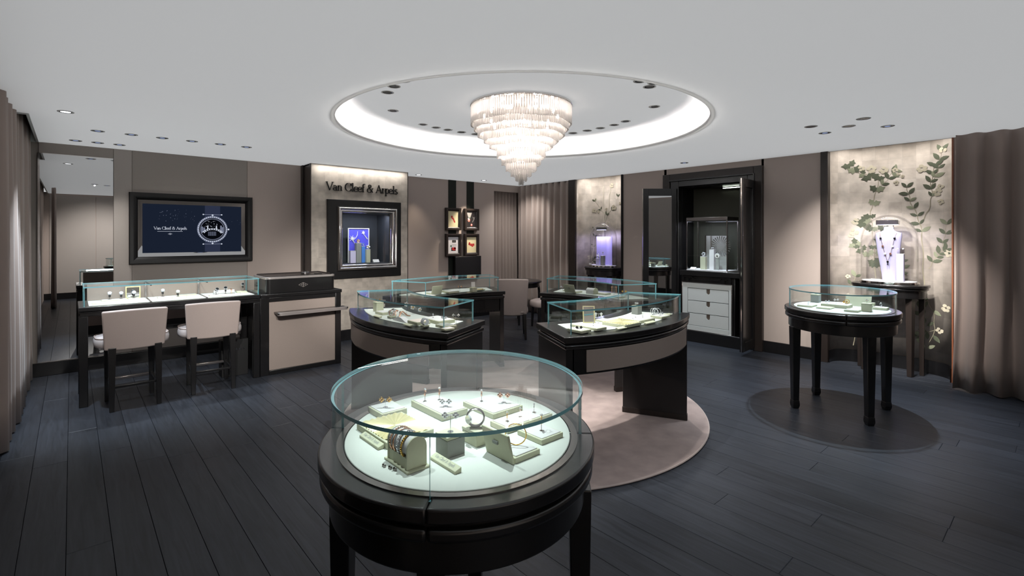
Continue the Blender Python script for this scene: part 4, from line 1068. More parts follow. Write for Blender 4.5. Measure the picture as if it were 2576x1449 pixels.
bk = thing('black_panel', 'plain black panel below the framed pictures', 'panel', (5.61, 7.60, 0.80)); M = lambda: MB(bk.location)
M().box(5.295, 5.90, 7.555, 7.637, 0.80, 1.172).build('body', lacquer_dark, bk, bevel=0.003)
M().box(5.305, 5.89, 7.55, 7.556, 0.812, 1.162).build('face', simple('black_screen_face', (30, 30, 31), 0.35), bk, bevel=0.002)
M().box(5.295, 5.90, 7.545, 7.637, 0.788, 0.80).build('lower_edge', steel, bk, bevel=0.002)

# ------------------------------------------------------------ printed garden on the niche paper
leaf_m = simple('printed_leaf', (98, 104, 84), 0.7); leaf_l = simple('printed_pale_leaf', (150, 154, 128), 0.7); stem_m = simple('printed_stem', (170, 162, 138), 0.7); petal_m = simple('printed_petal', (212, 202, 178), 0.7); stem_w = simple('printed_white_branch', (236, 228, 210), 0.7)
def garden(kn, branches, lm, sm, leaf_len, seed):
    rnd = random.Random(seed); yc, hw, dp = NICHE[kn]; wall = bpy.data.objects['wall_niche_' + kn]
    ML = MB(); ML2 = MB(); MS = MB(); MP = MB()
    def P3(u, z, off): # u grows to the right in the picture = towards -Y
        y = yc - u; return (on_niche(kn, y, off), y, z)
    def leaf(u, z, a, ln, mm, lobes=False):
        pts = []
        ca, sa = math.cos(a), math.sin(a)
        sh = [(0, 0), (.2, .16), (.45, .23), (.72, .17), (1, 0), (.72, -.17), (.45, -.23), (.2, -.16)]
        if lobes: sh = [(0, 0), (.1, .38), (.35, .25), (.55, .42), (.7, .18), (1, 0), (.7, -.18), (.55, -.42), (.35, -.25), (.1, -.38)]
        for p, q in sh: pts.append((u + ln * (p * ca - q * sa), z + ln * (p * sa + q * ca)))
        ctr = (u + ln * .5 * ca, z + ln * .5 * sa); n = len(pts)
        vs = [P3(ctr[0], ctr[1], 0.0042)] + [P3(p[0], p[1], 0.0034) for p in pts]
        mm.add(vs, [(0, 1 + i, 1 + (i + 1) % n) for i in range(n)])
    def bloom(u, z, r):
        for i in range(5):
            a = 2 * PI * i / 5 + rnd.random()
            n = 8; cx, cz = u + r * .55 * math.cos(a), z + r * .55 * math.sin(a); rr = r * .42
            MP.add([P3(cx, cz, 0.005 + 0.0002 * i)] + [P3(cx + rr * math.cos(2 * PI * j / n), cz + rr * .85 * math.sin(2 * PI * j / n), 0.0045 + 0.0002 * i) for j in range(n)], [(0, 1 + j, 1 + (j + 1) % n) for j in range(n)])
    for br in branches:
        pts = br['p']; w = br.get('w', .006); fine = []
        for i in range(len(pts) - 1):
            for s in range(6):
                t = s / 6; fine.append((pts[i][0] * (1 - t) + pts[i + 1][0] * t + 0.006 * math.sin(3.1 * (i + t) * 2), pts[i][1] * (1 - t) + pts[i + 1][1] * t))
        fine.append(pts[-1]); n = len(fine); vs = []; fs = []
        for i, (u, z) in enumerate(fine):
            a = fine[max(0, i - 1)]; b = fine[min(n - 1, i + 1)]; d = Vector((b[0] - a[0], b[1] - a[1])).normalized(); ww = w * (1 - .6 * i / n) / 2
            vs += [P3(u - d.y * ww, z + d.x * ww, .0028), P3(u + d.y * ww, z - d.x * ww, .0028)]
        for i in range(n - 1): fs.append((2 * i, 2 * i + 1, 2 * i + 3, 2 * i + 2))
        MS.add(vs, fs)
        step = br.get('s', 4)
        for i in range(br.get('from', 4), n, step):
            u, z = fine[i]; b = fine[min(n - 1, i + 1)]; a0 = math.atan2(b[1] - z, b[0] - u) if i < n - 1 else PI / 2
            for sgn in ((1, -1) if br.get('pair', True) else ((1,) if (i // step) % 2 else (-1,))):
                ll = leaf_len * rnd.uniform(.75, 1.2)
                leaf(u, z, a0 + sgn * rnd.uniform(.6, 1.15), ll, ML if rnd.random() < br.get('dark', .65) else ML2, br.get('lobes', False))
        for (u, z, r) in br.get('f', []): bloom(u, z, r)
    for mb, nm, mt in ((MS, 'printed_branches', sm), (ML, 'printed_leaves', lm), (ML2, 'printed_pale_leaves', leaf_l), (MP, 'printed_blossoms', petal_m)):
        if mb.f:
            o = mb.build(nm, mt, wall, smooth=0); o['kind'] = 'stuff'
garden('2', [
    dict(p=[(-.16, .95), (-.17, 1.30), (-.19, 1.62), (-.21, 1.85), (-.15, 2.10), (-.12, 2.30)], w=.010, s=4, pair=True, lobes=True, dark=.75),
    dict(p=[(-.20, 1.75), (-.26, 1.68), (-.30, 1.74)], w=.005, s=3, lobes=True, dark=.9, f=[(-.36, 1.73, .045), (-.37, 1.60, .05)]),
    dict(p=[(-.09, 1.06), (-.20, 1.30), (-.31, 1.42), (-.38, 1.47)], w=.007, s=3, lobes=True, dark=.7, f=[(-.43, 1.05, .03), (-.40, 1.56, .035)]),
    dict(p=[(-.12, 2.22), (-.24, 2.30), (-.36, 2.34), (-.42, 2.46)], w=.005, s=4, lobes=True, dark=.6, f=[(-.20, 2.36, .055), (-.30, 2.38, .04)]),
    dict(p=[(-.15, 2.10), (-.06, 2.20), (.0, 2.30), (.05, 2.34)], w=.004, s=4, dark=.45, f=[(-.08, 2.34, .05), (.04, 2.18, .03), (.03, 2.33, .035)]),
    dict(p=[(-.16, 1.15), (-.10, 1.40), (-.08, 1.62)], w=.005, s=4, dark=.6, lobes=True),
    dict(p=[(.30, .92), (.29, 1.25), (.28, 1.60), (.24, 1.78), (.17, 1.96), (.14, 2.12)], w=.011, s=3, dark=.85, **{'from': 12}),
    dict(p=[(.27, 1.70), (.34, 1.84), (.37, 2.00), (.36, 2.16), (.40, 2.34)], w=.008, s=3, dark=.6, f=[(.28, 2.32, .055), (.42, 2.04, .05)], **{'from': 12}),
    dict(p=[(.36, 2.12), (.42, 2.26), (.44, 2.40), (.47, 2.54)], w=.004, s=4, dark=.7, f=[(.47, 2.50, .04), (.45, 2.10, .035)]),
    dict(p=[(.34, 1.18), (.40, 1.30), (.46, 1.38), (.53, 1.42)], w=.006, s=3, dark=.8, f=[(.53, 1.36, .05), (.45, 1.93, .035)]),
    dict(p=[(.46, 1.38), (.48, 1.52), (.51, 1.68)], w=.004, s=4, dark=.85),
    dict(p=[(.22, 1.00), (.30, .86), (.38, .72), (.40, .52), (.33, .28)], w=.010, s=4, dark=.8, f=[(.50, .76, .05), (.44, .50, .04)], pair=False),
    dict(p=[(.37, .66), (.29, .60), (.25, .74), (.28, .84)], w=.005, s=4, dark=.9),
    dict(p=[(.40, .50), (.30, .45), (.22, .38)], w=.005, s=3, dark=.9),
    dict(p=[(.02, 1.0), (.08, 1.15), (.10, 1.3)], w=.005, s=3, dark=.8, f=[(.06, 2.28, .022), (.10, 2.25, .022)]),
    dict(p=[(-.38, .20), (-.34, .60), (-.40, .95), (-.33, 1.10)], w=.008, s=4, dark=.7, f=[(-.42, .82, .03)]),
    dict(p=[(-.20, .25), (-.10, .45), (-.05, .60)], w=.006, s=3, dark=.7),
], leaf_m, stem_m, 0.088, 3)
garden('1', [
    dict(p=[(-.10, 1.10), (-.12, 1.62), (-.10, 1.95), (-.12, 2.20), (-.11, 2.46)], w=0.0238, s=40),
    dict(p=[(-.12, 1.75), (.0, 2.02), (.02, 2.30), (.06, 2.44)], w=0.0187, s=40, f=[(.07, 2.46, .05), (-.02, 1.78, .035)]),
    dict(p=[(-.10, 1.95), (-.20, 2.08), (-.30, 2.22)], w=0.0119, s=7, dark=.8, f=[(-.30, 2.02, .05), (-.22, 2.0, .03)]),
    dict(p=[(.0, 1.98), (.10, 2.05)], w=0.0102, s=20, f=[(.12, 2.06, .06), (-.05, 2.04, .03)]),
    dict(p=[(.45, 1.95), (.36, 2.10), (.28, 2.12)], w=0.0119, s=20, f=[(.36, 2.28, .045), (.26, 2.13, .03), (.40, 1.82, .05), (.36, 1.74, .04)]),
    dict(p=[(.45, 2.0), (.40, 2.2), (.42, 2.35)], w=0.0085, s=20),
    dict(p=[(.20, 2.20), (.22, 2.28)], w=0.0068, s=3),
    dict(p=[(-.30, .90), (-.33, 1.25), (-.30, 1.55), (-.28, 1.72)], w=0.0102, s=4, dark=.9, f=[(-.28, 1.70, .04), (-.34, 1.36, .03), (-.38, 1.16, .045)]),
    dict(p=[(-.38, 1.05), (-.30, 1.10), (-.20, 1.16)], w=0.0068, s=4, dark=.9),
    dict(p=[(-.30, .5), (-.28, .8), (-.32, .95)], w=0.0085, s=5, dark=.8, f=[(-.30, .93, .035)]),
    dict(p=[(.40, 1.1), (.42, 1.35), (.38, 1.5)], w=0.0085, s=5, dark=.6),
], leaf_m, stem_w, 0.07, 9)
# ------------------------------------------------------------ half-round console tables with glass bells in the niches
def console(yc, label):
    t = thing('console_table', label, 'table', (7.0, yc, 0), 0, 'half-round black console tables in the niches')
    def half(o, n=28):
        P = []
        for i in range(n + 1):
            a = R(90 + 180 * i / n); c, s = math.cos(a), math.sin(a)
            P.append((0.05 + (0.27 + o) * math.copysign(abs(c) ** .8, c), (0.36 + o) * math.copysign(abs(s) ** .8, s)))
        return P + [(0.11, -(0.36 + o)), (0.11, 0.36 + o)]
    MB().prism(half(0), 0.975, 1.008).build('table_top', lacquer, t, bevel=0.006, smooth=40)
    MB().prism(half(-0.012), 0.945, 0.972).build('moulding', lacquer, t, bevel=0.008, smooth=40)
    MB().prism(half(-0.03), 0.862, 0.948).build('apron', lacquer, t, bevel=0.003, smooth=40)
    for sy in (-1, 1):
        MB().taper(-0.085, sy * 0.215, 0, 0.87, 0.048, 0.066, R(20 * sy)).build('leg', bronze_wood, t, bevel=0.004, smooth=0)
        MB().taper(0.07, sy * 0.29, 0, 0.87, 0.040, 0.052).build('leg', bronze_wood, t, bevel=0.004, smooth=0)
    return t
console(1.405, 'half-round black console table in the flowered niche at right')
console(5.50, 'half-round black console table in the smaller flowered niche at the back')
def bell(yc, label):
    t = thing('glass_bell', label, 'glass bell', (7.02, yc, 1.0085), 0, 'arched glass bells on the console tables')
    A, B = 0.27, 0.17
    MB().prism([(B * 1.05 * math.cos(2 * PI * i / 48), A * 1.04 * math.sin(2 * PI * i / 48)) for i in range(48)], 0, 0.026).build('chrome_base', chrome, t, bevel=0.003, smooth=40)
    MB().prism([(B * .96 * math.cos(2 * PI * i / 48), A * .96 * math.sin(2 * PI * i / 48)) for i in range(48)], 0.024, 0.032).build('felt_disc', suede_white, t, smooth=40)
    prof = [(1.0, 0.027), (1.0, 0.50)]
    for i in range(1, 15):
        a = PI / 2 * i / 14; prof.append((math.cos(a) if i < 14 else 0.004, 0.50 + 0.285 * math.sin(a)))
    m = MB(); m.lathe([(r, z) for r, z in prof] + [(max(0.003, r - .03) if r > .05 else .003, z - 0.008) for r, z in prof[::-1]], n=56, a=B, b=A, caps=False)
    m.build('glass_shell', dome_glass, t, smooth=60)
    return t
bell(1.405, 'arched glass bell with a lilac necklace bust inside, right niche')
bell(5.50, 'arched glass bell with a lilac backdrop inside, back niche')
ZB = 1.0415
lampbox = thing('bell_lamp', 'small chrome lamp box at the top inside the right glass bell', 'lamp', (7.03, 1.415, ZB + 0.64))
m = MB(); m.box(-0.045, 0.045, -0.105, 0.105, 0, 0.055); m.build('housing', chrome, lampbox, bevel=0.004)
m = MB(); m.box(-0.035, 0.035, -0.09, 0.09, -0.003, 0.001); m.build('diffuser', no_sampling(emissive('lamp_diffuser', (225, 222, 255), 12.0)), lampbox)
m = MB(); m.tube([(0.05, -0.03, 0.03), (0.11, -0.03, 0.0), (0.125, -0.03, -0.10), (0.125, -0.03, -0.64)], 0.004, 6); m.build('bracket', chrome, lampbox)
lampbox2 = thing('bell_lamp', 'small dark lamp box at the top inside the back glass bell', 'lamp', (7.05, 5.56, ZB + 0.62))
m = MB(); m.box(-0.04, 0.04, -0.09, 0.09, 0, 0.045); m.build('housing', bronze_wood, lampbox2, bevel=0.004)
m = MB(); m.box(-0.03, 0.03, -0.08, 0.08, -0.003, 0.001); m.build('diffuser', no_sampling(emissive('lamp_diffuser_lilac', (205, 200, 255), 12.0)), lampbox2)
m = MB(); m.tube([(0.045, 0, 0.02), (0.10, 0, 0.0), (0.105, 0, -0.10), (0.105, 0, -0.62)], 0.004, 6); m.build('bracket', bronze_wood, lampbox2)

# bust with necklace
bust_m = simple('lilac_white_bust', (176, 172, 204), 0.8, spec=0.15)
bu = thing('necklace_bust', 'lilac white necklace bust inside the right glass bell', 'bust', (7.02, 1.405, ZB))
rings = []
for z, w, d, x in ((0, .066, .022, .03), (.06, .070, .024, .025), (.18, .086, .030, .015), (.32, .106, .036, 0.0), (.44, .118, .042, -.005), (.50, .124, .042, .0), (.545, .122, .036, .006), (.560, .070, .034, .006), (.575, .048, .034, .004), (.605, .042, .034, .0), (.615, .040, .032, .0)):
    rings.append([(x + d * math.copysign(abs(math.cos(2 * PI * i / 32)) ** .8, math.cos(2 * PI * i / 32)), w * math.copysign(abs(math.sin(2 * PI * i / 32)) ** .8, math.sin(2 * PI * i / 32)), z) for i in range(32)])
m = MB(); m.loft(rings); m.build('bust_form', bust_m, bu, smooth=60)
nk = thing('long_necklace', 'long gold necklace with clover stations on the lilac bust', 'necklace', (7.02, 1.405, ZB + 0.3))
pth = []
for i in range(25):
    s = i / 24 * 2 - 1; y = s * 0.078; z = 0.215 + 0.33 * abs(s) ** 1.15
    xs = -0.03 - 0.012 * max(0, min(1, (z - .15) / .3)) - 0.012
    pth.append((xs + (0.03 if z > .54 else 0), -y, z - 0.3))
m = MB(); m.tube(pth, 0.0018, 6); m.build('chain', gold, nk)
for k, i in enumerate((2, 5, 8, 12, 16, 19, 22)):
    m = MB(); p = Vector(pth[i])
    for a in range(4): m.sphere((p.x - .003, p.y + .007 * math.cos(PI / 4 + PI / 2 * a), p.z + .007 * math.sin(PI / 4 + PI / 2 * a)), .0065, 8, 5)
    m.build('clover_station', (onyx, rose_gold, pearl)[k % 3], nk)
m = MB(); m.tube([(-.055, 0, -.085), (-.055, 0, -.12)], [.003, .005], 6); m.build('pendant', onyx, nk)
def xpillar(x0, x1, y0, y1, z0, z1, mt, label): return pillar(x0, x1, y0, y1, z0, z1, mt, 'display_pillar', label, suede_white)
xpillar(6.93, 6.985, 1.252, 1.318, ZB, 1.352, bust_m, 'lilac pillar beside the necklace bust in the right glass bell')
es = thing('earring_stand', 'small wire stand with two pearl earrings on the lilac pillar, right bell', 'jewellery', (6.957, 1.285, 1.3525))
m = MB(); m.tube([(0, 0, 0), (0, 0, .055)], .0015, 6); m.tube([(0, -.026, .055), (0, .026, .055)], .0015, 6); m.build('wire', silver, es)
for s in (-1, 1): m = MB(); m.sphere((-.004, s * .024, .055), .010, 10, 6); m.build('earring', pearl, es)
tilted_card(6.91, 1.50, ZB, R(90), 'white name card at the foot of the necklace bust', 0.09, 0.02)
# back bell: lilac folding backdrop and stands
bd2 = thing('lilac_backdrop', 'folding lilac backdrop inside the back glass bell', 'display panel', (7.07, 5.50, ZB))
m = MB(); m.prism([(-.02, .17), (-.012, .17), (.058, .0), (.05, .0)], 0, .50); m.build('left_leaf', simple('lilac_card', (190, 182, 232), 0.7), bd2, smooth=0)
m = MB(); m.prism([(.05, -.001), (.058, -.001), (-.012, -.17), (-.02, -.17)], 0, .50); m.build('right_leaf', bd2.children[0].data.materials[0], bd2, smooth=0)
pillar(6.95, 7.01, 5.535, 5.605, ZB, 1.16, bust_m, 'display_pillar', 'low lilac pillar in the back glass bell', suede_white)
pillar(6.92, 6.975, 5.415, 5.48, ZB, 1.21, suede_grey, 'display_pillar', 'taller grey pillar in the back glass bell', suede_white)
fg = thing('bird_clip', 'small silver and onyx clip standing on the low lilac pillar', 'jewellery', (6.98, 5.57, 1.1605))
m = MB(); m.sphere((0, 0, .03), .018, 8, 6, 1.5); m.build('body', diamond, fg)
m = MB(); m.sphere((0, .004, .07), .012, 8, 6); m.tube([(0, .012, .03), (0, .035, .055)], [.006, .002], 6); m.build('head', silver, fg)
m = MB(); m.tube([(0, 0, .0), (0, .012, .02)], .006, 6); m.tube([(0, -.01, .02), (0, -.022, .0)], .005, 6); m.build('wing', onyx, fg)
flower((6.947, 5.447, 1.262), 0.018, 4, 'white clover earrings on the grey pillar in the back bell', 'x', stem=0.05, core=silver)
tilted_card(6.90, 5.68, ZB, R(60), 'white name card inside the back glass bell', 0.07, 0.03)

# ------------------------------------------------------------ built-in cabinet with mirror doors on the right wall
cb = thing('mirror_cabinet', 'tall black built-in cabinet with open mirror doors on the right wall', 'cabinet', (6.95, 3.5, 0))
M = lambda: MB(cb.location)
m = M(); m.box(6.905, 6.985, 2.76, 2.87, 0, 2.50); m.box(6.905, 6.985, 4.13, 4.25, 0, 2.50); m.box(6.905, 6.985, 2.87, 4.13, 2.40, 2.50)
m.build('outer_frame', bronze_wood, cb, bevel=0.006)
m = M(); m.box(6.925, 7.05, 2.87, 2.96, 0, 2.40); m.box(6.925, 7.05, 3.99, 4.13, 0, 2.40); m.box(6.925, 7.05, 2.96, 3.99, 2.30, 2.40)
m.build('inner_frame', lacquer, cb, bevel=0.005)
m = M(); m.box(6.89, 6.93, 2.86, 4.14, 2.385, 2.405); m.box(6.89, 6.93, 2.855, 2.872, 0.0, 2.40); m.build('bead', lacquer, cb, bevel=0.004)
m = M(); m.box(7.03, 7.40, 2.93, 2.965, 0, 2.32); m.box(7.03, 7.40, 3.985, 4.02, 0, 2.32); m.box(7.03, 7.40, 2.96, 3.99, 2.29, 2.32); m.build('carcass', lacquer_dark, cb, smooth=0)
m = M(); m.box(7.37, 7.40, 2.95, 4.0, 1.0, 2.30); m.build('back_panel', cab_back, cb, smooth=0)
M().box(7.05, 7.365, 2.966, 2.972, 1.03, 2.27).build('side_mirror', mirror, cb, smooth=0)
M().box(7.345, 7.352, 3.10, 3.50, 2.268, 2.276).build('led_strip', led_cab, cb, smooth=0)
M().box(7.352, 7.369, 3.06, 3.54, 2.258, 2.29).build('led_housing', lacquer_dark, cb, smooth=0)
M().box(6.80, 7.37, 2.99, 3.90, 0.97, 1.045).build('worktop', lacquer, cb, bevel=0.004)
# fretwork bracket below the worktop
m = M(); X0, X1 = 6.832, 6.846
def bar_yz(m, y0, z0, y1, z1, w):
    d = Vector((y1 - y0, z1 - z0)).normalized(); a, b = -d.y * w / 2, d.x * w / 2
    pts = [(y0 + a, z0 + b), (y1 + a, z1 + b), (y1 - a, z1 - b), (y0 - a, z0 - b)]
    m.add([(X0, p[0], p[1]) for p in pts] + [(X1, p[0], p[1]) for p in pts], [(0, 1, 2, 3), (7, 6, 5, 4), (0, 4, 5, 1), (1, 5, 6, 2), (2, 6, 7, 3), (3, 7, 4, 0)])
fw = [(3.86, .955), (3.74, .955), (3.69, .915), (3.32, .915), (3.28, .955), (3.16, .955)]
for a, b in zip(fw, fw[1:]): bar_yz(m, a[0], a[1], b[0], b[1], 0.018)
for y in (3.86, 3.155): bar_yz(m, y, .965, y, .88, 0.018)
for y in (3.78, 3.24): bar_yz(m, y, .93, y, .88, 0.016); bar_yz(m, y + .04, .93, y - .04, .93, 0.014)
m.build('fretwork', lacquer, cb, smooth=0)
M().box(6.86, 7.37, 3.10, 3.90, 0.0, 0.97).build('drawer_carcass', lacquer, cb, bevel=0.003)
M().box(6.82, 7.0, 3.0, 3.92, 0.0, 0.165).build('plinth', lacquer, cb, bevel=0.004)
m = M(); m.box(6.835, 6.862, 3.135, 3.175, 0.17, 0.868); m.box(6.835, 6.862, 3.795, 3.875, 0.17, 0.868); m.box(6.835, 6.862, 3.175, 3.795, 0.79, 0.868); m.box(6.835, 6.862, 3.175, 3.795, 0.17, 0.238)
m.build('pale_surround', drawer_mat, cb, bevel=0.003)
m = M(); m.box(6.828, 6.84, 3.127, 3.137, 0.165, 0.875); m.box(6.828, 6.84, 3.873, 3.883, 0.165, 0.875); m.box(6.828, 6.84, 3.137, 3.873, 0.866, 0.875); m.box(6.828, 6.84, 3.137, 3.873, 0.165, 0.173); m.build('metal_edge', steel, cb, bevel=0.002)
for k in range(3):
    z0 = 0.243 + 0.183 * k; z1 = z0 + 0.175
    yc_ = 3.475; d = M()
    P = [(3.182, z0), (3.788, z0), (3.788, z1)]
    P += [(yc_ + .027, z1)] + [(yc_ + .027 * math.cos(R(a)), z1 - .045 + .027 * math.sin(R(a))) for a in range(0, -181, -20)] + [(yc_ - .027, z1), (3.182, z1)]
    n = len(P); d.add([(6.838, p[0], p[1]) for p in P] + [(6.856, p[0], p[1]) for p in P], [tuple(range(n))[::-1], tuple(range(n, 2 * n))] + [(i, (i + 1) % n, n + (i + 1) % n, n + i) for i in range(n)])
    dr = d.build('drawer', drawer_mat, cb, bevel=0.0015, smooth=0)
    M().box(6.857, 6.8605, yc_ - .03, yc_ + .03, z1 - .08, z1).build('finger_pull', simple('bronze_pull', (120, 108, 98), 0.4, metal=0.5) if k == 0 else bpy.data.materials['bronze_pull'], dr, smooth=0)
# left door, swung open at an angle; right door square to the wall
def door(p0, p1, z0, z1, th, mir, nm):
    p0 = Vector(p0); p1 = Vector(p1); L = (p1 - p0).length; a = math.atan2((p1 - p0).y, (p1 - p0).x)
    T = Matrix.Translation((p0.x - cb.location.x, p0.y - cb.location.y, 0)) @ Matrix.Rotation(a, 4, 'Z')
    m = MB()
    for b in ((0, .075, z0, z1), (L - .085, L, z0, z1), (.075, L - .085, z1 - .11, z1), (.075, L - .085, z0, z0 + .12)): m.box(b[0], b[1], -th / 2, th / 2, b[2], b[3], M=T)
    m.box(.075, L - .085, -th / 2 * .4, th / 2 * .4, z0 + .12, z1 - .11, M=T)
    o = m.build('door', lacquer, cb, bevel=0.003)
    m = MB(); m.box(.073, L - .083, mir * th * .32 - .003, mir * th * .32 + .003, z0 + .118, z1 - .108, M=T); m.build('mirror_pane', mirror, o, smooth=0)
    m = MB()
    for b in ((L - .004, L + .003, z0, z1),): m.box(b[0], b[1], -th * .12, th * .12, b[2], b[3], M=T)
    m.build('metal_edge', chrome, o, smooth=0)
    return o
door((6.925, 4.03), (6.545, 4.368), 0.10, 2.275, 0.045, 1, 'left')
door((6.90, 2.872), (6.465, 2.838), 0.05, 2.30, 0.045, -1, 'right')
# glass display box inside the cabinet
gb = thing('glass_showcase', 'square glass showcase standing on the worktop inside the mirror cabinet', 'showcase', (7.08, 3.53, 1.0455)); M = lambda: MB(gb.location)
X0_, X1_, Y0_, Y1_ = 6.90, 7.25, 3.225, 3.845
M().box(X0_, X1_, Y0_, Y1_, 1.0455, 1.058).build('base_board', suede_white, gb, bevel=0.002)
for b, mi in (((X0_, X0_ + .006, Y0_, Y1_), [1, 1, 1, 0, 1, 0]), ((X1_ - .006, X1_, Y0_, Y1_), [1, 1, 1, 0, 1, 0]), ((X0_ + .0065, X1_ - .0065, Y0_, Y0_ + .006), [1, 1, 0, 1, 0, 1]), ((X0_ + .0065, X1_ - .0065, Y1_ - .006, Y1_), [1, 1, 0, 1, 0, 1])):
    m = M(); m.box(*b, 1.058, 1.775, mi); m.build('glass_pane', [glass, edge_dark], gb, smooth=0)
m = M(); m.box(X0_ - .002, X1_ + .002, Y0_ - .002, Y1_ + .002, 1.775, 1.825); m.build('lid', steel, gb, bevel=0.003)
m = M()
for x in (X0_, X1_ - .01):
    for y in (Y0_, Y1_ - .01): m.box(x - .001, x + .011, y - .001, y + .011, 1.058, 1.775)
m.build('corner_posts', steel, gb, smooth=0)
sp_ = thing('sunburst_backdrop', 'silver sunburst backdrop panel in the glass showcase', 'display panel', (7.16, 3.5, 1.0585)); M = lambda: MB(sp_.location)
m = M(); m.box(7.15, 7.16, 3.34, 3.665, 1.0585, 1.555); m.build('board', suede_grey, sp_, smooth=0)
m = M()
for i in range(26):
    a = 2 * PI * i / 26; r0, r1 = .05, .15; w = .006
    c0 = (3.44, 1.40); m.add([(7.1485, c0[0] + r0 * math.cos(a), c0[1] + r0 * math.sin(a)), (7.1485, c0[0] + min(r1, .15) * math.cos(a - w * 8), c0[1] + r1 * math.sin(a - w * 8)), (7.1485, c0[0] + r1 * math.cos(a + w * 8), c0[1] + r1 * math.sin(a + w * 8))], [(0, 1, 2)])
m.build('rays', silver, sp_, smooth=0)
m = M(); m.box(7.13, 7.165, 3.655, 3.672, 1.0585, 1.56); m.box(7.13, 7.165, 3.575, 3.583, 1.0585, 1.56); m.box(7.13, 7.165, 3.333, 3.345, 1.0585, 1.56); m.build('side_rails', chrome, sp_, smooth=0)
pillar(6.97, 7.03, 3.585, 3.665, 1.0585, 1.25, suede, 'display_pillar', 'cream pillar at left in the glass showcase')
pillar(6.98, 7.04, 3.46, 3.53, 1.0585, 1.355, suede_white, 'display_pillar', 'tall white pillar in the middle of the glass showcase')
flower((6.995, 3.625, 1.285), 0.032, 5, 'white flower clip with onyx on the cream pillar in the showcase', 'x', core=onyx)
flower((7.005, 3.495, 1.378), 0.020, 2, 'pair of diamond ear studs on the tall white pillar', 'x', core=silver)
wd_ = thing('watch_dial_display', 'round white watch dial propped beside the white pillar in the showcase', 'watch', (7.0, 3.42, 1.265))
m = MB(); m.tube([(0, 0, 0), (.008, 0, 0)], .040, 24); m.build('case', diamond, wd_)
m = MB(); m.tube([(-.003, 0, 0), (.001, 0, 0)], .033, 24); m.build('dial', white_paint, wd_)
m = MB(); m.tube([(-.004, .01, .012), (-.004, -.008, -.002)], .004, 6); m.tube([(-.004, .012, -.006), (-.004, -.01, -.012)], .005, 6); m.build('hands', onyx, wd_)
m = MB(); m.box(.002, .012, -.025, .025, -.2065, -.035); m.build('prop', suede_grey, wd_)
tilted_card(6.94, 3.76, 1.0585, R(-90), 'white name card at left in the glass showcase', 0.085, 0.03)
# ------------------------------------------------------------ jewellery and its stands
BZ, OZ, WZ0 = 0.9092, 0.9112, 0.9082     # bed heights: curved counters, oval vitrines, watch counter
def tray(x0, x1, y0, y1, z, h, label, top=None, base=None, group=None, rz=0, name='jewellery_tray'):
    t = thing(name, label, 'tray', ((x0 + x1) / 2, (y0 + y1) / 2, z), R(rz), group)
    w, d = (x1 - x0) / 2, (y1 - y0) / 2
    MB().box(-w, w, -d, d, 0, h).build('tray_base', base or suede, t, bevel=0.002)
    i = min(0.006, w * .2)
    MB().box(-w + i, w - i, -d + i, d - i, h - .001, h + .0022).build('pad', top or suede_top, t, bevel=0.001)
    return t
def name_bar(x0, x1, y0, y1, z, label, rz=0, letters=False, h=0.015):
    t = thing('name_bar', label, 'name bar', ((x0 + x1) / 2, (y0 + y1) / 2, z), R(rz)); w, d = (x1 - x0) / 2, (y1 - y0) / 2
    if w > d: m = MB(); m.loft([[(-w, -d, 0), (w, -d, 0), (w, d, 0), (-w, d, 0)], [(-w, -d, h * .5), (w, -d, h * .5), (w, d, h), (-w, d, h)]])
    else: m = MB(); m.loft([[(-w, -d, 0), (w, -d, 0), (w, d, 0), (-w, d, 0)], [(-w, -d, h * .5), (w, -d, h), (w, d, h), (-w, d, h * .5)]])
    b = m.build('bar', suede, t, bevel=0.0015)
    if letters:
        m = MB(); lettering(m, SIGN, -d * .8, d * 1.5, 0.17, 0.08, place=lambda u, v, q: (-w * .35 + v * 1.0 + 0.0005, -u, h * .5 + h * .5 * ((-w * .35 + v) + w) / (2 * w) + .0004 + q), depth=0.0, single=True)
        m.build('lettering', suede_grey, t, smooth=0)
    return t
def cube(x0, x1, y0, y1, z, h, label, mt=None, group=None):
    t = thing('display_cube', label, 'display cube', ((x0 + x1) / 2, (y0 + y1) / 2, z), 0, group); w, d = (x1 - x0) / 2, (y1 - y0) / 2
    MB().box(-w, w, -d, d, 0, h - .010).build('block', mt or suede_grey, t, bevel=0.0015)
    MB().box(-w - .001, w + .001, -d - .001, d + .001, h - .009, h).build('cap', suede, t, bevel=0.0015)
    return t
def ring(x, y, z, label, r=0.010, pin=0.022, mt=None, stone=None, ang=45, group='rings on pins'):
    t = thing('ring', label, 'ring', (x, y, z), R(ang), group)
    m = MB(); m.tube([(0, 0, 0), (0, 0, pin)], 0.0012, 6); m.lathe([(.006, 0), (.006, .0008), (.001, .001)], n=12); m.build('pin', steel, t)
    m = MB(); m.torus((0, 0, pin + r * .9), r, r * .17, (0, 1, 0), 24, 8); m.build('band', mt or gold, t)
    m = MB(); m.sphere((0, 0, pin + r * 2.05), r * .42, 8, 6); m.build('stone', stone or diamond, t)
    return t
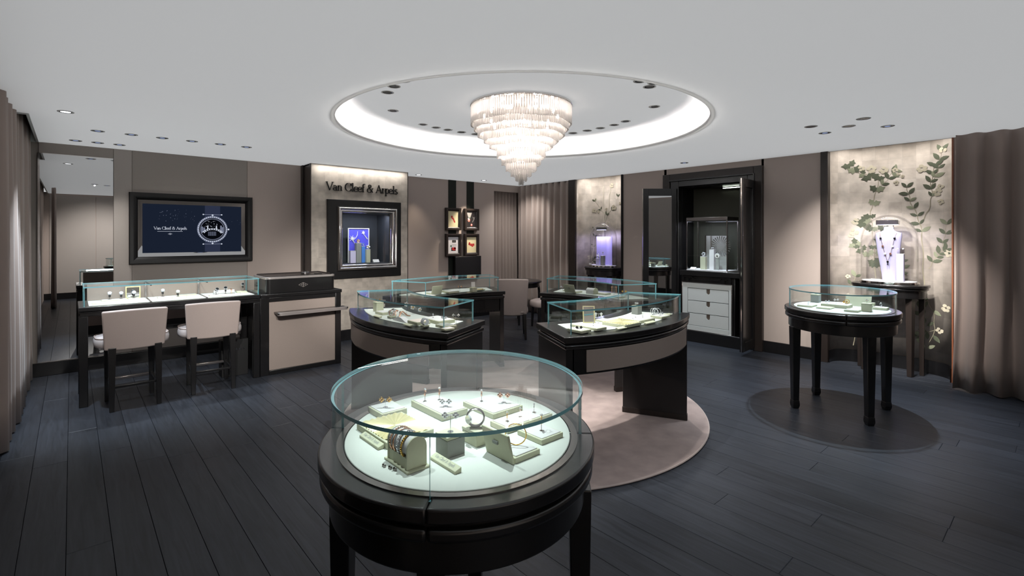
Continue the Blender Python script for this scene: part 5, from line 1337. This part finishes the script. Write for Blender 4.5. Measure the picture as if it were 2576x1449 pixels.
def studs(x, y, z, label, mt=None, gap=0.018, h=0.045, ang=-41, drop=0, group='pairs of earrings'):
    t = thing('earrings', label, 'earrings', (x, y, z), R(ang), group)
    m = MB(); m.lathe([(.009, 0), (.009, .002), (.001, .0025)], n=12); m.tube([(0, 0, 0), (0, 0, h)], .0012, 6); m.tube([(-gap, 0, h), (gap, 0, h)], .0012, 6); m.build('stand', silver, t)
    for s in (-1, 1):
        m = MB(); c0 = Vector((s * gap, -.003, h))
        for a in range(4): m.sphere((c0.x + .0055 * math.cos(PI / 2 * a), c0.y, c0.z + .0055 * math.sin(PI / 2 * a)), .005, 8, 5)
        for k in range(drop): m.sphere((c0.x, c0.y, c0.z - .012 - .012 * k), .0055, 8, 5)
        m.build('earring', mt or diamond, t)
    return t
def bangle(c, r, th, axis, mt, label, beads=0, group=None, sq=1.0):
    t = thing('bangle', label, 'bangle', c, 0, group)
    m = MB(); m.torus((0, 0, 0), r, th, axis, 48, 8, sq); m.build('hoop', mt, t)
    if beads:
        ax = Vector(axis).normalized(); u = (Vector((0, 0, 1)) - ax * ax.z).normalized(); w = ax.cross(u); m = MB()
        for i in range(beads):
            a = 2 * PI * i / beads; p = (u * math.cos(a) + w * math.sin(a)) * r; m.sphere(p, th * 1.7, 6, 4)
        m.build('beads', mt if mt is not silver else diamond, t)
    return t
def watch(x, y, z, label, ang=0, h=0.045, dial=None, strap=None, plinth=None, group='watches in the watch counter'):
    t = thing('watch', label, 'watch', (x, y, z), R(ang), group)
    m = MB()
    R0 = 0.024
    pts = [(0.0, R0 * .8 * math.cos(R(a)), h - .010 + R0 * 1.1 * math.sin(R(a))) for a in range(-60, 241, 20)]
    rings = [[(-.008, p[1], p[2]), (.008, p[1], p[2]), (.008, p[1] * .86, p[2] + (.002 if p[2] < h else -.003)), (-.008, p[1] * .86, p[2] + (.002 if p[2] < h else -.003))] for p in pts]
    m.loft(rings); m.build('strap', strap or dark_strap, t)
    m = MB(); m.tube([(0, 0, 0), (0, 0, h - .012)], .003, 6); m.lathe([(.014, 0), (.014, .003), (.002, .004)], n=14); m.build('cuff_stand', steel, t)
    n = Vector((0, -.75, .66)).normalized(); c0 = Vector((0, -.012, h + .008))
    m = MB(); m.tube([c0 - n * .003, c0 + n * .005], .018, 24); m.build('case', silver, t)
    m = MB(); m.tube([c0 + n * .004, c0 + n * .0062], .0145, 24); m.build('dial', dial or pearl, t)
    m = MB(); m.tube([c0 + n * .0066, c0 + n * .0068 + Vector((.004, 0, .007))], .0009, 5); m.tube([c0 + n * .0066, c0 + n * .0068 + Vector((-.006, 0, .002))], .0009, 5); m.build('hands', onyx, t)
    return t
def lid_box(x0, x1, y0, y1, z, label, side='-x', h=0.016, lid=0.085, lean=0.02, hole=True):
    """open box; the lid stands on one side and leans outwards"""
    t = thing('open_jewel_box', label, 'jewel box', ((x0 + x1) / 2, (y0 + y1) / 2, z)); w, d = (x1 - x0) / 2, (y1 - y0) / 2
    MB().box(-w, w, -d, d, 0, h).build('box_base', suede, t, bevel=0.002)
    MB().box(-w + .008, w - .006, -d + .006, d - .006, h - .001, h + .003).build('cushion', suede_top, t, bevel=0.0015)
    m = MB(); th = .008
    if side == '-x': q = [(-w - .001, 0), (-w - .001 - lean, lid), (-w - .001 - lean - th, lid), (-w - .001 - th, 0)]; vs = [(p[0], -d, p[1]) for p in q] + [(p[0], d, p[1]) for p in q]
    elif side == '+y': q = [(d + .001, 0), (d + .001 + lean, lid), (d + .001 + lean + th, lid), (d + .001 + th, 0)]; vs = [(-w, p[0], p[1]) for p in q] + [(w, p[0], p[1]) for p in q]
    elif side == '-y': q = [(-d - .001, 0), (-d - .001 - lean, lid), (-d - .001 - lean - th, lid), (-d - .001 - th, 0)]; vs = [(-w, p[0], p[1]) for p in q] + [(w, p[0], p[1]) for p in q]
    m.add(vs, [(0, 1, 2, 3), (7, 6, 5, 4), (0, 4, 5, 1), (1, 5, 6, 2), (2, 6, 7, 3), (3, 7, 4, 0)])
    L_ = m.build('lid', suede, t, bevel=0.002)
    if hole and side == '-x':
        T = Matrix.Translation((-w - .0035 - lean * .62 - th * .5, 0, lid * .60)) @ Matrix.Rotation(-math.atan2(lean, lid), 4, 'Y')
        m = MB(); m.box(-.0065, .001, -.011, .011, -.004, .004, M=T); m.build('latch', suede_grey, L_, smooth=0)
    return t
def sunburst(x0, x1, y0, y1, z, h, label, mt=None):
    t = thing('sunburst_tray', label, 'tray', ((x0 + x1) / 2, (y0 + y1) / 2, z)); w, d = (x1 - x0) / 2, (y1 - y0) / 2
    MB().box(-w, w, -d, d, 0, h).build('tray_base', suede, t, bevel=0.002)
    n = 32; per = []
    for i in range(n):
        a = 2 * PI * i / n; c, s = math.cos(a), math.sin(a); k = 1 / max(abs(c) / (w - .005), abs(s) / (d - .005)); per.append((c * k, s * k))
    for i in range(n):
        p, q = per[i], per[(i + 1) % n]; mid = ((p[0] + q[0]) / 2, (p[1] + q[1]) / 2)
        m = MB(); m.add([(0, 0, h + .003), (p[0], p[1], h - .0005), (mid[0], mid[1], h + .0045), (q[0], q[1], h - .0005), (0, 0, h - .0005)], [(0, 1, 2), (0, 2, 3), (1, 4, 3, 2)])
        m.build('pleat', mt or champagne, t, smooth=0)
    return t

# --- foreground oval vitrine
bs = thing('bracelet_stand', 'arched bracelet stand in the foreground vitrine', 'display stand', (0.707, 1.245, OZ))
MB().box(-.036, .036, -.066, .066, 0, .006).build('base_plate', suede, bs, bevel=0.0015)
def arch(m, w, y0, y1, z0, zs, n=14):
    P = [(-w, z0)] + [(-w * math.cos(PI * i / n), zs + w * math.sin(PI * i / n)) for i in range(n + 1)] + [(w, z0)]
    N2 = len(P); m.add([(p[0], y0, p[1]) for p in P] + [(p[0], y1, p[1]) for p in P], [tuple(range(N2)), tuple(range(N2, 2 * N2))[::-1]] + [(i, N2 + i, N2 + (i + 1) % N2, (i + 1) % N2) for i in range(N2)])
m = MB(); arch(m, .031, -.056, -.050, .006, .060); m.build('end_cheek', suede, bs, bevel=0.001, smooth=40)
m = MB(); arch(m, .031, .050, .056, .006, .060); m.build('end_cheek', suede, bs, bevel=0.001, smooth=40)
m = MB(); m.tube([(0, -.05, .060), (0, .05, .060)], .029, 28); m.build('roll', suede_top, bs, smooth=50)
MB().box(-.028, .028, -.05, .05, .006, .035).build('body', suede, bs)
for yy, mt, nb, lb in ((1.262, rose_gold, 0, 'plain rose gold bangle on the arched stand'), (1.240, silver, 26, 'white gold diamond bangle in the middle of the arched stand'), (1.218, gold, 34, 'beaded yellow gold bangle at the front of the arched stand')):
    bangle((0.707, yy, OZ + .0585), .0335, .0022, (0, 1, 0), mt, lb, nb)
bangle((0.707, 1.280, OZ + .0585), .0335, .0018, (0, 1, 0), rose_gold, 'thin beaded rose gold bangle at the back of the arched stand', 30)
name_bar(.684, .704, 1.374, 1.503, OZ, 'left sage name bar in the foreground vitrine', 0, True)
name_bar(.768, .790, 1.097, 1.222, OZ, 'sage name bar in front of the grey cube in the foreground vitrine', 0, True)
for i, (x, y) in enumerate(((.648, 1.267), (.655, 1.245), (.660, 1.228))):
    t = thing('silver_letter', ('farthest', 'middle', 'nearest')[i] + ' of three tiny silver letters left of the bracelet stand', 'letter', (x, y, OZ))
    m = MB(); m.box(-.003, .003, -.007, -.004, 0, .007); m.box(-.003, .003, .002, .005, 0, .007); m.box(-.003, .003, -.004, .002, .002, .004); m.build('letter_body', steel, t, smooth=0)
cube(.806, .868, 1.189, 1.250, OZ, .060, 'grey cube in the middle of the foreground vitrine')
studs(.838, 1.220, OZ + .0602, 'hoop earrings on the grey cube in the foreground vitrine', silver, .016, .05)
lid_box(.930, 1.028, 1.036, 1.154, OZ, 'open sage jewel box holding a gold hoop bangle, foreground vitrine')
bangle((.985, 1.095, OZ + .0195 + .0325), .031, .0016, (-.75, -.66, 0), gold, 'upright yellow gold hoop bangle in the open jewel box')
tray(1.074, 1.170, 1.075, 1.187, OZ, .016, 'sage tray with a single gold ring at right in the foreground vitrine')
ring(1.122, 1.125, OZ + .0185, 'large gold ring on a pin at right in the foreground vitrine', .0125, .024)
tray(1.053, 1.262, 1.210, 1.300, OZ, .018, 'long sage tray along the right back of the foreground vitrine')
for i, (x, mt, lb) in enumerate(((1.09, gold, 'small gold ring at the left of the long tray'), (1.15, rose_gold, 'rose gold ring in the middle of the long tray'), (1.215, silver, 'silver ring at the right of the long tray'))): ring(x, 1.255, OZ + .0205, lb + ' in the foreground vitrine', .0085, .012, mt)
tray(1.10, 1.24, 1.34, 1.52, OZ, .018, 'large back tray at right in the foreground vitrine')
ring(1.15, 1.47, OZ + .0205, 'flower ring on the large back tray in the foreground vitrine', .010, .02, rose_gold, diamond); studs(1.20, 1.40, OZ + .0205, 'clover earrings on the large back tray in the foreground vitrine', rose_gold, .014, .03)
sunburst(.706, .872, 1.362, 1.572, OZ, .020, 'pale gold sunburst tray at left in the foreground vitrine')
cube(.915, .965, 1.195, 1.268, OZ, .045, 'low cream cube behind the open box in the foreground vitrine', suede)
wr_ = thing('bracelet_watch', 'round bracelet watch standing on the low cream cube', 'watch', (.94, 1.232, OZ + .0455 + .030))
m = MB(); m.torus((0, 0, 0), .0265, .0032, (.66, .75, 0), 40, 8, 2.6); m.build('bracelet', steel, wr_)
m = MB(); m.tube([(-.030, 0, 0), (-.024, 0, 0)], .013, 20); m.build('case', diamond, wr_)
tray(.806, .905, 1.590, 1.700, OZ, .020, 'tray of ear clips at the left back of the foreground vitrine')
studs(.845, 1.64, OZ + .0225, 'gold ear clips at the left back of the foreground vitrine', gold, .014, .030)
tray(.955, 1.065, 1.440, 1.650, OZ, .022, 'tall centre back tray in the foreground vitrine')
ring(.985, 1.60, OZ + .0245, 'gold flower ring at the back of the centre tray, foreground vitrine', .011, .022, rose_gold); ring(1.035, 1.58, OZ + .0245, 'white flower ring at the back of the centre tray, foreground vitrine', .011, .020, rose_gold, pearl)
studs(1.01, 1.50, OZ + .0245, 'small ear studs at the front of the centre tray, foreground vitrine', silver, .012, .018)

# --- curved counter at right (near)
GRN = 'jewellery stands in the near right counter'
tray(2.500, 2.600, 2.135, 2.265, BZ, .018, 'small tray at the left corner of the near right counter', group=GRN)
studs(2.55, 2.20, BZ + .0205, 'dark ear studs on the small corner tray, near right counter', onyx, .014, .008)
tray(2.645, 2.752, 2.125, 2.365, BZ, .018, 'long tray second from the left corner of the near right counter', group=GRN)
ring(2.70, 2.20, BZ + .0205, 'silver ring on the long tray, near right counter', .008, .010, silver)
name_bar(2.79, 2.89, 2.055, 2.080, BZ, 'name bar before the long tray, near right counter')
tm = thing('table_mirror', 'small standing mirror in a champagne frame, near right counter', 'mirror', (2.86, 2.37, BZ), R(-41))
m = MB(); T = Matrix.Rotation(R(-12), 4, 'X')
m.box(-.045, -.037, -.004, .004, 0, .125, M=T); m.box(.037, .045, -.004, .004, 0, .125, M=T); m.box(-.037, .037, -.004, .004, 0, .008, M=T); m.box(-.037, .037, -.004, .004, .117, .125, M=T); m.build('frame', champagne, tm, smooth=0)
m = MB(); m.box(-.037, .037, -.001, .002, .008, .117, M=T); m.build('mirror_pane', mirror, tm, smooth=0)
m = MB(); m.box(-.012, .012, .004, .05, 0, .006); m.build('strut', champagne, tm, smooth=0)
studs(2.90, 2.315, BZ, 'drop earrings on a stand beside the small mirror, near right counter', diamond, .02, .07, drop=2)
sunburst(2.875, 3.072, 2.062, 2.262, BZ, .022, 'pale gold sunburst tray at the front of the near right counter')
tray(3.10, 3.30, 2.095, 2.285, BZ, .022, 'large square tray right of the sunburst tray, near right counter', group=GRN)
for i, (x, y) in enumerate(((3.15, 2.19), (3.20, 2.20), (3.25, 2.17))): ring(x, y, BZ + .0245, ORD[i] + ' small ring from the left on the large square tray, near right counter', .006, .006, silver)
name_bar(3.12, 3.24, 2.050, 2.073, BZ, 'name bar below the large square tray, near right counter')
cube(3.455, 3.515, 2.355, 2.415, BZ, .070, 'grey cube at the back right of the near right counter', suede_grey, GRN)
flower((3.485, 2.385, BZ + .0702 + .018), .016, 5, 'flower ring on the grey cube in the near right counter', 'z', stem=.018)
for i in range(3): bangle((3.53 + .018 * i, 2.262 - .012 * i, BZ + .0295), .026, .0030, (.8, -.3 + .2 * i, .15), (silver, diamond, silver)[i], ORD[i] + ' of three white gold bangles beside the grey cube, near right counter', 20 if i == 1 else 0)
tray(3.40, 3.52, 2.10, 2.20, BZ, .018, 'tray at the right end of the near right counter', group=GRN)
studs(3.46, 2.15, BZ + .0205, 'clover ear studs at the right end of the near right counter', silver, .016, .016)
name_bar(3.545, 3.645, 2.16, 2.185, BZ, 'name bar at the right end of the near right counter')
tray(2.955, 3.05, 2.280, 2.390, BZ, .012, 'low tray behind the sunburst tray, near right counter', group=GRN)

# --- curved counter at left (near)
GLN = 'jewellery stands in the near left counter'
cube(1.93, 1.995, 3.905, 3.970, BZ, .080, 'cream cube at the far end of the near left counter', suede, GLN)
studs(1.962, 3.938, BZ + .0802, 'ear studs on the cream cube, near left counter', gold, .014, .016)
tray(1.88, 1.98, 3.70, 3.83, BZ, .020, 'tray below the cream cube, near left counter', group=GLN)
rp = thing('rope_necklace', 'heap of rope necklaces in rose gold and pearl, near left counter', 'necklace', (1.97, 3.60, BZ))
for k in range(5):
    m = MB(); P = []
    for i in range(22):
        s = i / 21; P.append((-.05 + .11 * s + .006 * math.sin(5 * s + k), -.10 + .035 * k + .05 * math.sin(3 * s), .006 + .034 * math.sin(PI * min(1, s * 1.15)) ** 1.2 + .001 * k))
    m.tube(P, .0048, 6); m.build('strand', (rose_gold, pearl, rose_gold, silver, onyx)[k], rp)
name_bar(1.80, 1.825, 3.60, 3.70, BZ, 'name bar at the far end of the near left counter')
cube(1.845, 1.895, 3.50, 3.55, BZ, .018, 'flat block with striped bracelets, near left counter', suede_grey, GLN)
for i in range(3): bangle((1.87, 3.51 + .015 * i, BZ + .0185 + .0245), .021, .0030, (.1, 1, .1), (silver, rose_gold, silver)[i], ORD[i] + ' of three bangles standing on the flat block, near left counter')
flower((2.085, 3.68, BZ + .075), .020, 5, 'tall flower brooch standing in the near left counter', 'y', stem=.075)
flower((2.105, 3.61, BZ + .055), .022, 5, 'white flower brooch in front of the tall one, near left counter', 'y', mt=pearl, stem=.055)
flower((2.13, 3.54, BZ + .040), .018, 5, 'lowest flower brooch of three, near left counter', 'y', mt=diamond, stem=.040)
t = thing('bracelet_ramp', 'white curved bracelet ramp in the near left counter', 'display stand', (1.865, 3.35, BZ))
m = MB(); rr_ = []
for i in range(13):
    s = i / 12; y = -.11 + .22 * s; z = .004 + .028 * math.sin(PI * s * .9) ** 2; rr_.append([(-.022, y, 0), (.022, y, 0), (.022, y, z), (-.022, y, z)])
m.loft(rr_); m.build('ramp', suede_white, t)
tray(1.85, 1.96, 3.11, 3.25, BZ, .022, 'blush tray at the front of the near left counter', top=simple('blush_suede', (222, 206, 198), 0.85), group=GLN)
tray(1.985, 2.13, 3.04, 3.27, BZ, .024, 'large pale tray at the inner side of the near left counter', group=GLN)
ring(2.04, 3.20, BZ + .0265, 'silver ring on the large pale tray, near left counter', .009, .010, silver); studs(2.08, 3.11, BZ + .0265, 'ear studs on the large pale tray, near left counter', silver, .014, .010)
name_bar(1.785, 1.81, 3.10, 3.20, BZ, 'name bar in front of the blush tray, near left counter')
cube(1.84, 1.885, 3.005, 3.05, BZ, .014, 'low block of diamond bangles by the near left counter corner', suede_grey, GLN)
for i in range(3): bangle((1.862, 3.014 + .013 * i, BZ + .0145 + .0245), .021, .0028, (.1, 1, 0), diamond, ORD[i] + ' of three diamond bangles near the corner of the left counter', 22)
tray(1.925, 2.02, 2.865, 2.99, BZ, .018, 'small grey tray at the near corner of the left counter', top=suede_grey, group=GLN)
tray(1.88, 1.96, 2.80, 2.86, BZ, .014, 'smallest tray at the near corner of the left counter', group=GLN)
studs(2.06, 2.93, BZ, 'pearl earrings on a tall stand at the near corner of the left counter', pearl, .018, .075)

# --- far curved counters
GF = 'jewellery stands in the far counters'
lid_box(4.235, 4.345, 3.70, 3.86, BZ, 'open jewel box with its lid turned to the room, far right counter', '-x', .016, .095, .03)
t = thing('arched_box', 'cream box with a rounded grey top in the far right counter', 'jewel box', (4.325, 3.545, BZ), R(0)); m = MB(); arch(m, .035, -.055, .055, 0, .030); m.build('body', suede_top, t, smooth=40)
m = MB(); arch(m, .037, -.058, -.050, 0, .031); m.build('end_cheek', suede, t, smooth=40)
studs(4.44, 3.33, BZ, 'long red and gold chandelier earrings in the far right counter', rose_gold, .024, .085, drop=5)
tray(4.34, 4.44, 3.37, 3.48, BZ, .015, 'tray beside the chandelier earrings, far right counter', group=GF)
studs(4.30, 3.96, BZ, 'silver earrings at the far end of the far right counter', silver, .018, .05)
tray(4.28, 4.38, 3.90, 3.935, BZ, .012, 'narrow tray at the far end of the far right counter', group=GF)
tray(4.22, 4.30, 3.08, 3.20, BZ, .016, 'tray at the cabinet end of the far right counter', group=GF)
studs(4.36, 3.14, BZ, 'gold earrings at the cabinet end of the far right counter', gold, .018, .06)
lid_box(2.94, 3.07, 4.655, 4.755, BZ, 'open jewel box with its lid turned to the room, far left counter', '-y', .016, .095, .03)
tray(3.14, 3.28, 4.60, 4.70, BZ, .022, 'cream tray in the middle of the far left counter', group=GF); tray(3.16, 3.26, 4.72, 4.80, BZ, .022, 'grey tray at the back of the far left counter', top=suede_grey, group=GF)
studs(3.36, 4.70, BZ, 'rose gold earrings in the far left counter', rose_gold, .018, .06)
cube(3.44, 3.50, 4.56, 4.62, BZ, .050, 'sage cube with a card in the far left counter', suede, GF)
t = thing('price_card', 'small cream card standing on the sage cube, far left counter', 'card', (3.47, 4.59, BZ + .0502), R(-20)); m = MB(); m.box(-.022, .022, -.002, .002, 0, .062, M=Matrix.Rotation(R(-8), 4, 'X')); m.build('card', white_paint, t, smooth=0); m = MB(); m.box(-.024, .024, -.006, .012, 0, .004); m.build('card_foot', suede, t)
t = thing('oval_tray', 'oval sage tray at the right end of the far left counter', 'tray', (3.62, 4.66, BZ)); m = MB(); m.lathe([(.07, 0), (.075, .006), (.072, .012), (.001, .012)], n=36, a=1.0, b=.6); m.build('dish', suede, t); m = MB(); m.torus((0, 0, .014), .04, .0025, n=32); m.build('chain_loop', gold, t)
tray(2.72, 2.82, 4.62, 4.72, BZ, .018, 'tray at the left end of the far left counter', group=GF)
tray(2.80, 2.90, 4.49, 4.58, BZ, .012, 'low tray at the left end of the far left counter', group=GF)

# --- watch counter
GW = 'stands in the watch counter'
tray(.145, .36, 6.09, 6.17, WZ0, .012, 'long sage tray at the left front of the watch counter', top=suede, group=GW)
tray(.22, .42, 6.33, 6.39, WZ0, .010, 'narrow tray under the two left watches', group=GW)
watch(.285, 6.36, WZ0 + .0125, 'leftmost watch in the watch counter', 0, .055)
watch(.375, 6.36, WZ0 + .0125, 'second watch from the left in the watch counter', 0, .050)
mf = thing('table_mirror', 'small framed mirror behind the third watch in the watch counter', 'mirror', (.475, 6.425, WZ0)); m = MB(); frame_xz(m, -.062, .062, 0, .125, .010, [(0, .004), (0, -.004), (1, -.004), (1, 0)]); m.build('frame', champagne, mf, smooth=20)
MB().box(-.053, .053, -.001, .003, .009, .116).build('mirror_pane', mirror, mf, smooth=0); MB().box(-.05, .05, .003, .02, 0, .006).build('foot', champagne, mf)
tray(.43, .52, 6.34, 6.395, WZ0, .008, 'small tray before the framed mirror, watch counter', group=GW)
watch(.478, 6.368, WZ0 + .0105, 'watch in front of the small framed mirror', 0, .050)
name_bar(.375, .455, 6.115, 6.145, WZ0, 'dark edged name bar beside the long tray, watch counter', 0, False, .010)
tray(.47, .56, 6.19, 6.24, WZ0, .008, 'white card tray left of the first divider, watch counter', top=suede_white, group=GW)
tray(.665, .755, 6.24, 6.31, WZ0, .012, 'left tray of the middle bay, watch counter', group=GW)
watch(.71, 6.275, WZ0 + .0145, 'left watch in the middle bay of the watch counter', 0, .058)
tray(.775, .875, 6.12, 6.19, WZ0, .014, 'front tray of the middle bay, watch counter', top=suede, group=GW)
watch(.825, 6.155, WZ0 + .0165, 'right watch in the middle bay of the watch counter', 0, .045)
tray(.86, 1.02, 6.34, 6.40, WZ0, .012, 'dark topped tray at the back of the middle bay', top=suede_grey, group=GW)
tray(.90, .99, 6.13, 6.18, WZ0, .010, 'sage tray right in the middle bay, watch counter', top=suede, group=GW)
tray(1.10, 1.27, 6.08, 6.15, WZ0, .012, 'front tray of the right bay, watch counter', group=GW)
wrol = thing('watch_roll', 'grey roll carrying two bracelet watches in the right bay', 'display stand', (1.27, 6.26, WZ0)); m = MB(); m.tube([(-.10, 0, .022), (.10, 0, .022)], .022, 20); m.build('roll', suede_top, wrol, smooth=50); MB().box(-.105, .105, -.02, .02, 0, .008).build('roll_base', suede_grey, wrol)
watch(1.17, 6.115, WZ0 + .0145, 'left jewel watch in the right bay of the watch counter', 15, .050, dial=onyx, strap=silver)
watch(1.255, 6.115, WZ0 + .0145, 'middle jewel watch in the right bay of the watch counter', -10, .058, dial=onyx)
for i, x in enumerate((1.20, 1.34)): bangle((x, 6.26, WZ0 + .0225), .0255, .004, (1, 0, 0), (silver, rose_gold)[i], ('left', 'right')[i] + ' bracelet watch around the grey roll, watch counter', 18)
tray(1.40, 1.505, 6.27, 6.34, WZ0, .014, 'right end tray of the watch counter', top=suede, group=GW)
watch(1.47, 6.31, WZ0 + .0165, 'rightmost watch in the watch counter', -10, .068, dial=onyx)
name_bar(1.42, 1.50, 6.20, 6.225, WZ0, 'name bar at the right end of the watch counter', 0, False, .010)

# --- oval vitrine at right
GR = 'jewellery stands in the right oval vitrine'
cube(5.35, 5.42, 1.615, 1.685, OZ, .080, 'grey cube at the left back of the right oval vitrine', suede_grey, GR)
flower((5.385, 1.65, OZ + .0802 + .012), .012, 4, 'clover ring on the grey cube of the right oval vitrine', 'z', stem=.012)
tray(4.95, 5.10, 1.55, 1.67, OZ, .014, 'tray at the left of the right oval vitrine', group=GR); ring(5.02, 1.60, OZ + .0165, 'small ring on the left tray of the right oval vitrine', .007, .008, silver)
tray(4.93, 5.06, 1.40, 1.51, OZ, .010, 'low sage tray at the front left of the right oval vitrine', top=suede, group=GR)
tray(5.09, 5.24, 1.31, 1.52, OZ, .028, 'long raised tray of jewels in the middle of the right oval vitrine', top=suede_white, group=GR)
for i in range(3): studs(5.13 + .035 * i, 1.48 - .06 * i, OZ + .0305, ORD[i] + ' ear studs along the raised tray of the right oval vitrine', (diamond, pearl, gold)[i], .014, .018 + .016 * (i % 2))
bangle((5.20, 1.345, OZ + .0305 + .0215), .018, .0028, (.9, .3, 0), gold, 'small gold bangle standing at the end of the raised tray')
lid_box(5.36, 5.43, 1.20, 1.40, OZ, 'open jewel box with a tall pale lid at the back of the right oval vitrine', '-x', .012, .10, -.03, False)
tray(4.90, 5.00, 1.19, 1.29, OZ, .016, 'front tray of the right oval vitrine', group=GR)
cube(5.02, 5.085, 1.13, 1.195, OZ, .070, 'cream cube at the front right of the right oval vitrine', suede, GR)
flower((5.052, 1.162, OZ + .0702 + .025), .012, 4, 'clover pendant on the cream cube of the right oval vitrine', 'x', stem=.025)
tray(5.22, 5.32, 1.06, 1.16, OZ, .020, 'tray at the right of the right oval vitrine', top=suede_white, group=GR); ring(5.27, 1.11, OZ + .0225, 'pearl ring on the right tray of the right oval vitrine', .012, .010, silver, pearl)
cube(5.46, 5.50, 1.20, 1.24, OZ, .030, 'smallest cube at the right back of the right oval vitrine', suede, GR)
# ------------------------------------------------------------ lamps
def dspot(key, target, watt, angle, blend=0.6, color=COOL, radius=0.03):
    d = DL[key]; spot('downlight_lamp', (d.location.x, d.location.y, d.location.z - 0.012), target, watt, angle, blend, color, radius, d)
# above the right oval vitrine
dspot('q1', (5.25, 1.40, 0), 290, 74, 0.8, radius=0.012)
dspot('q0', (7.2, 1.86, 0.4), 170, 42, 0.9, NEUT)
dspot('q2', (7.25, 1.40, 0.85), 230, 50, 0.9, NEUT)
dspot('q4', (7.25, 1.0, 0.4), 300, 36, 0.9, NEUT)
dspot('q3', (7.25, 1.75, 0.85), 260, 62, 0.9, NEUT)
# above the watch counter
for i in range(6): dspot('w%d' % i, (0.2 + 0.27 * i, 6.0, 0.9), 45, 60, 0.8)
dspot('a', (0.15, 6.0, 0), 200, 62, 0.7)
for i in range(3): dspot('m%d' % i, (0.1 + 0.25 * i, 7.4, 0.9), 26, 60, 0.8, NEUT)
dspot('p0', (4.6, 7.5, 0.9), 22, 60, 0.8, WARM)
dspot('p1', (5.45, 7.62, 1.45), 170, 46, 0.9, WARM)
DL['k'] = downlight(6.50, 7.05, CEIL, 'small downlight by the curtains in the back corner', 'flush ceiling downlights')
dspot('k', (6.75, 7.3, 0.3), 70, 125, 1.0, NEUT)
dspot('c', (6.75, 3.5, 0.2), 160, 56, 0.8)
# the ring of lamps in the dome lights the counters and the rug
for i, (deg, tx, ty, w) in enumerate(((285, 3.1, 2.2, 55), (258, 2.7, 2.25, 55), (172, 1.98, 3.6, 60), (196, 2.0, 3.1, 60), (95, 3.2, 4.7, 75), (12, 4.3, 3.5, 75), (225, 2.75, 2.75, 230), (240, 3.6, 1.9, 130), (320, 3.9, 2.2, 80), (130, 2.2, 4.6, 130), (45, 6.6, 6.9, 110))):  # last lamp is added behind the chandelier to brighten the back-corner curtains
    a = R(deg); x, y = CX + 1.32 * math.cos(a), CY + 1.32 * math.sin(a)
    d = downlight(x, y, 2.8345, 'unseen', 'dark downlights in the ceiling dome', False) if deg in (225, 240, 258, 196, 320, 130, 285) else None
    if d is not None: d['label'] = '%s dome downlight around the ring behind the near ceiling edge' % ORD[(225, 240, 258, 196, 320, 130, 285).index(deg)]
    spot('dome_lamp', (x, y, 2.82), (tx, ty, 0.0), w, 56, 0.8, NEUT, 0.03, d)
# unseen downlights added to the ceiling, out of view, to brighten their targets
ADDED_FILL = [((1.15, 1.55), (0.98, 1.36, 0.9), 185, 34, 'straight above the foreground vitrine', (0.9, 1.0, 0.98)),
       ((0.55, 1.95), (0.95, 1.36, 0.9), 80, 36, 'left of the foreground vitrine', (0.9, 1.0, 0.98)),
       ((0.85, 1.70), (1.9, 5.9, 0.45), 430, 36, 'aimed at the desk cabinet', NEUT),
       ((0.35, 2.15), (1.1, 6.4, 0.7), 300, 44, 'aimed at the counter stools', NEUT),
       ((1.45, 1.30), (3.3, 7.2, 0.75), 830, 26, 'aimed at the lettered wall', NEUT),
       ((1.70, 0.95), (6.9, 3.5, 0.45), 380, 34, 'aimed at the mirror cabinet', NEUT),
       ((0.9, 0.5), (0.5, -1.3, 0.9), 320, 80, 'aimed at the entrance wall', NEUT),
       ((2.3, 0.3), (3.0, 0.9, 0.0), 40, 95, 'over the floor at right', COOL)]
for p, tg, w, an, lb, cl in ADDED_FILL:
    d = downlight(p[0], p[1], CEIL, 'added unseen downlight above the camera ' + lb, 'flush ceiling downlights')
    spot('added_fill_lamp', (p[0], p[1], CEIL - 0.03), tg, w, an, 1.0, cl, 0.015, d)
# wall washing at the top of the niches and the lettered wall
area('niche_wash', (7.10, 1.42, 2.64), (7.16, 1.42, 0), 3.5, 0.95, 0.05, NEUT)
area('niche_wash', (7.09, 5.57, 2.64), (7.16, 5.57, 0), 3.5, 0.85, 0.05, NEUT)
area('sign_wash', (3.33, 7.12, 2.575), (3.33, 7.30, 1.0), 5, 1.45, 0.03, NEUT)
# inside the cases
area('case_led', (0.83, 5.99, 1.070), (0.83, 6.35, 0.92), 3.4, 1.35, 0.02, NEUT)
area('window_led', (3.39, 7.25, 1.875), (3.39, 7.42, 1.2), 4.5, 0.7, 0.04, (0.78, 0.8, 1.0))
area('showcase_led', (7.05, 3.53, 1.77), (7.05, 3.53, 1.0), 3.5, 0.3, 0.5, (0.82, 0.8, 1.0))
area('bell_led', (7.0, 1.415, 1.672), (6.98, 1.405, 1.0), 1.5, 0.06, 0.16, (0.66, 0.64, 1.0))
area('bell_led', (7.0, 5.56, 1.652), (7.02, 5.50, 1.0), 3.5, 0.06, 0.14, (0.60, 0.56, 1.0))
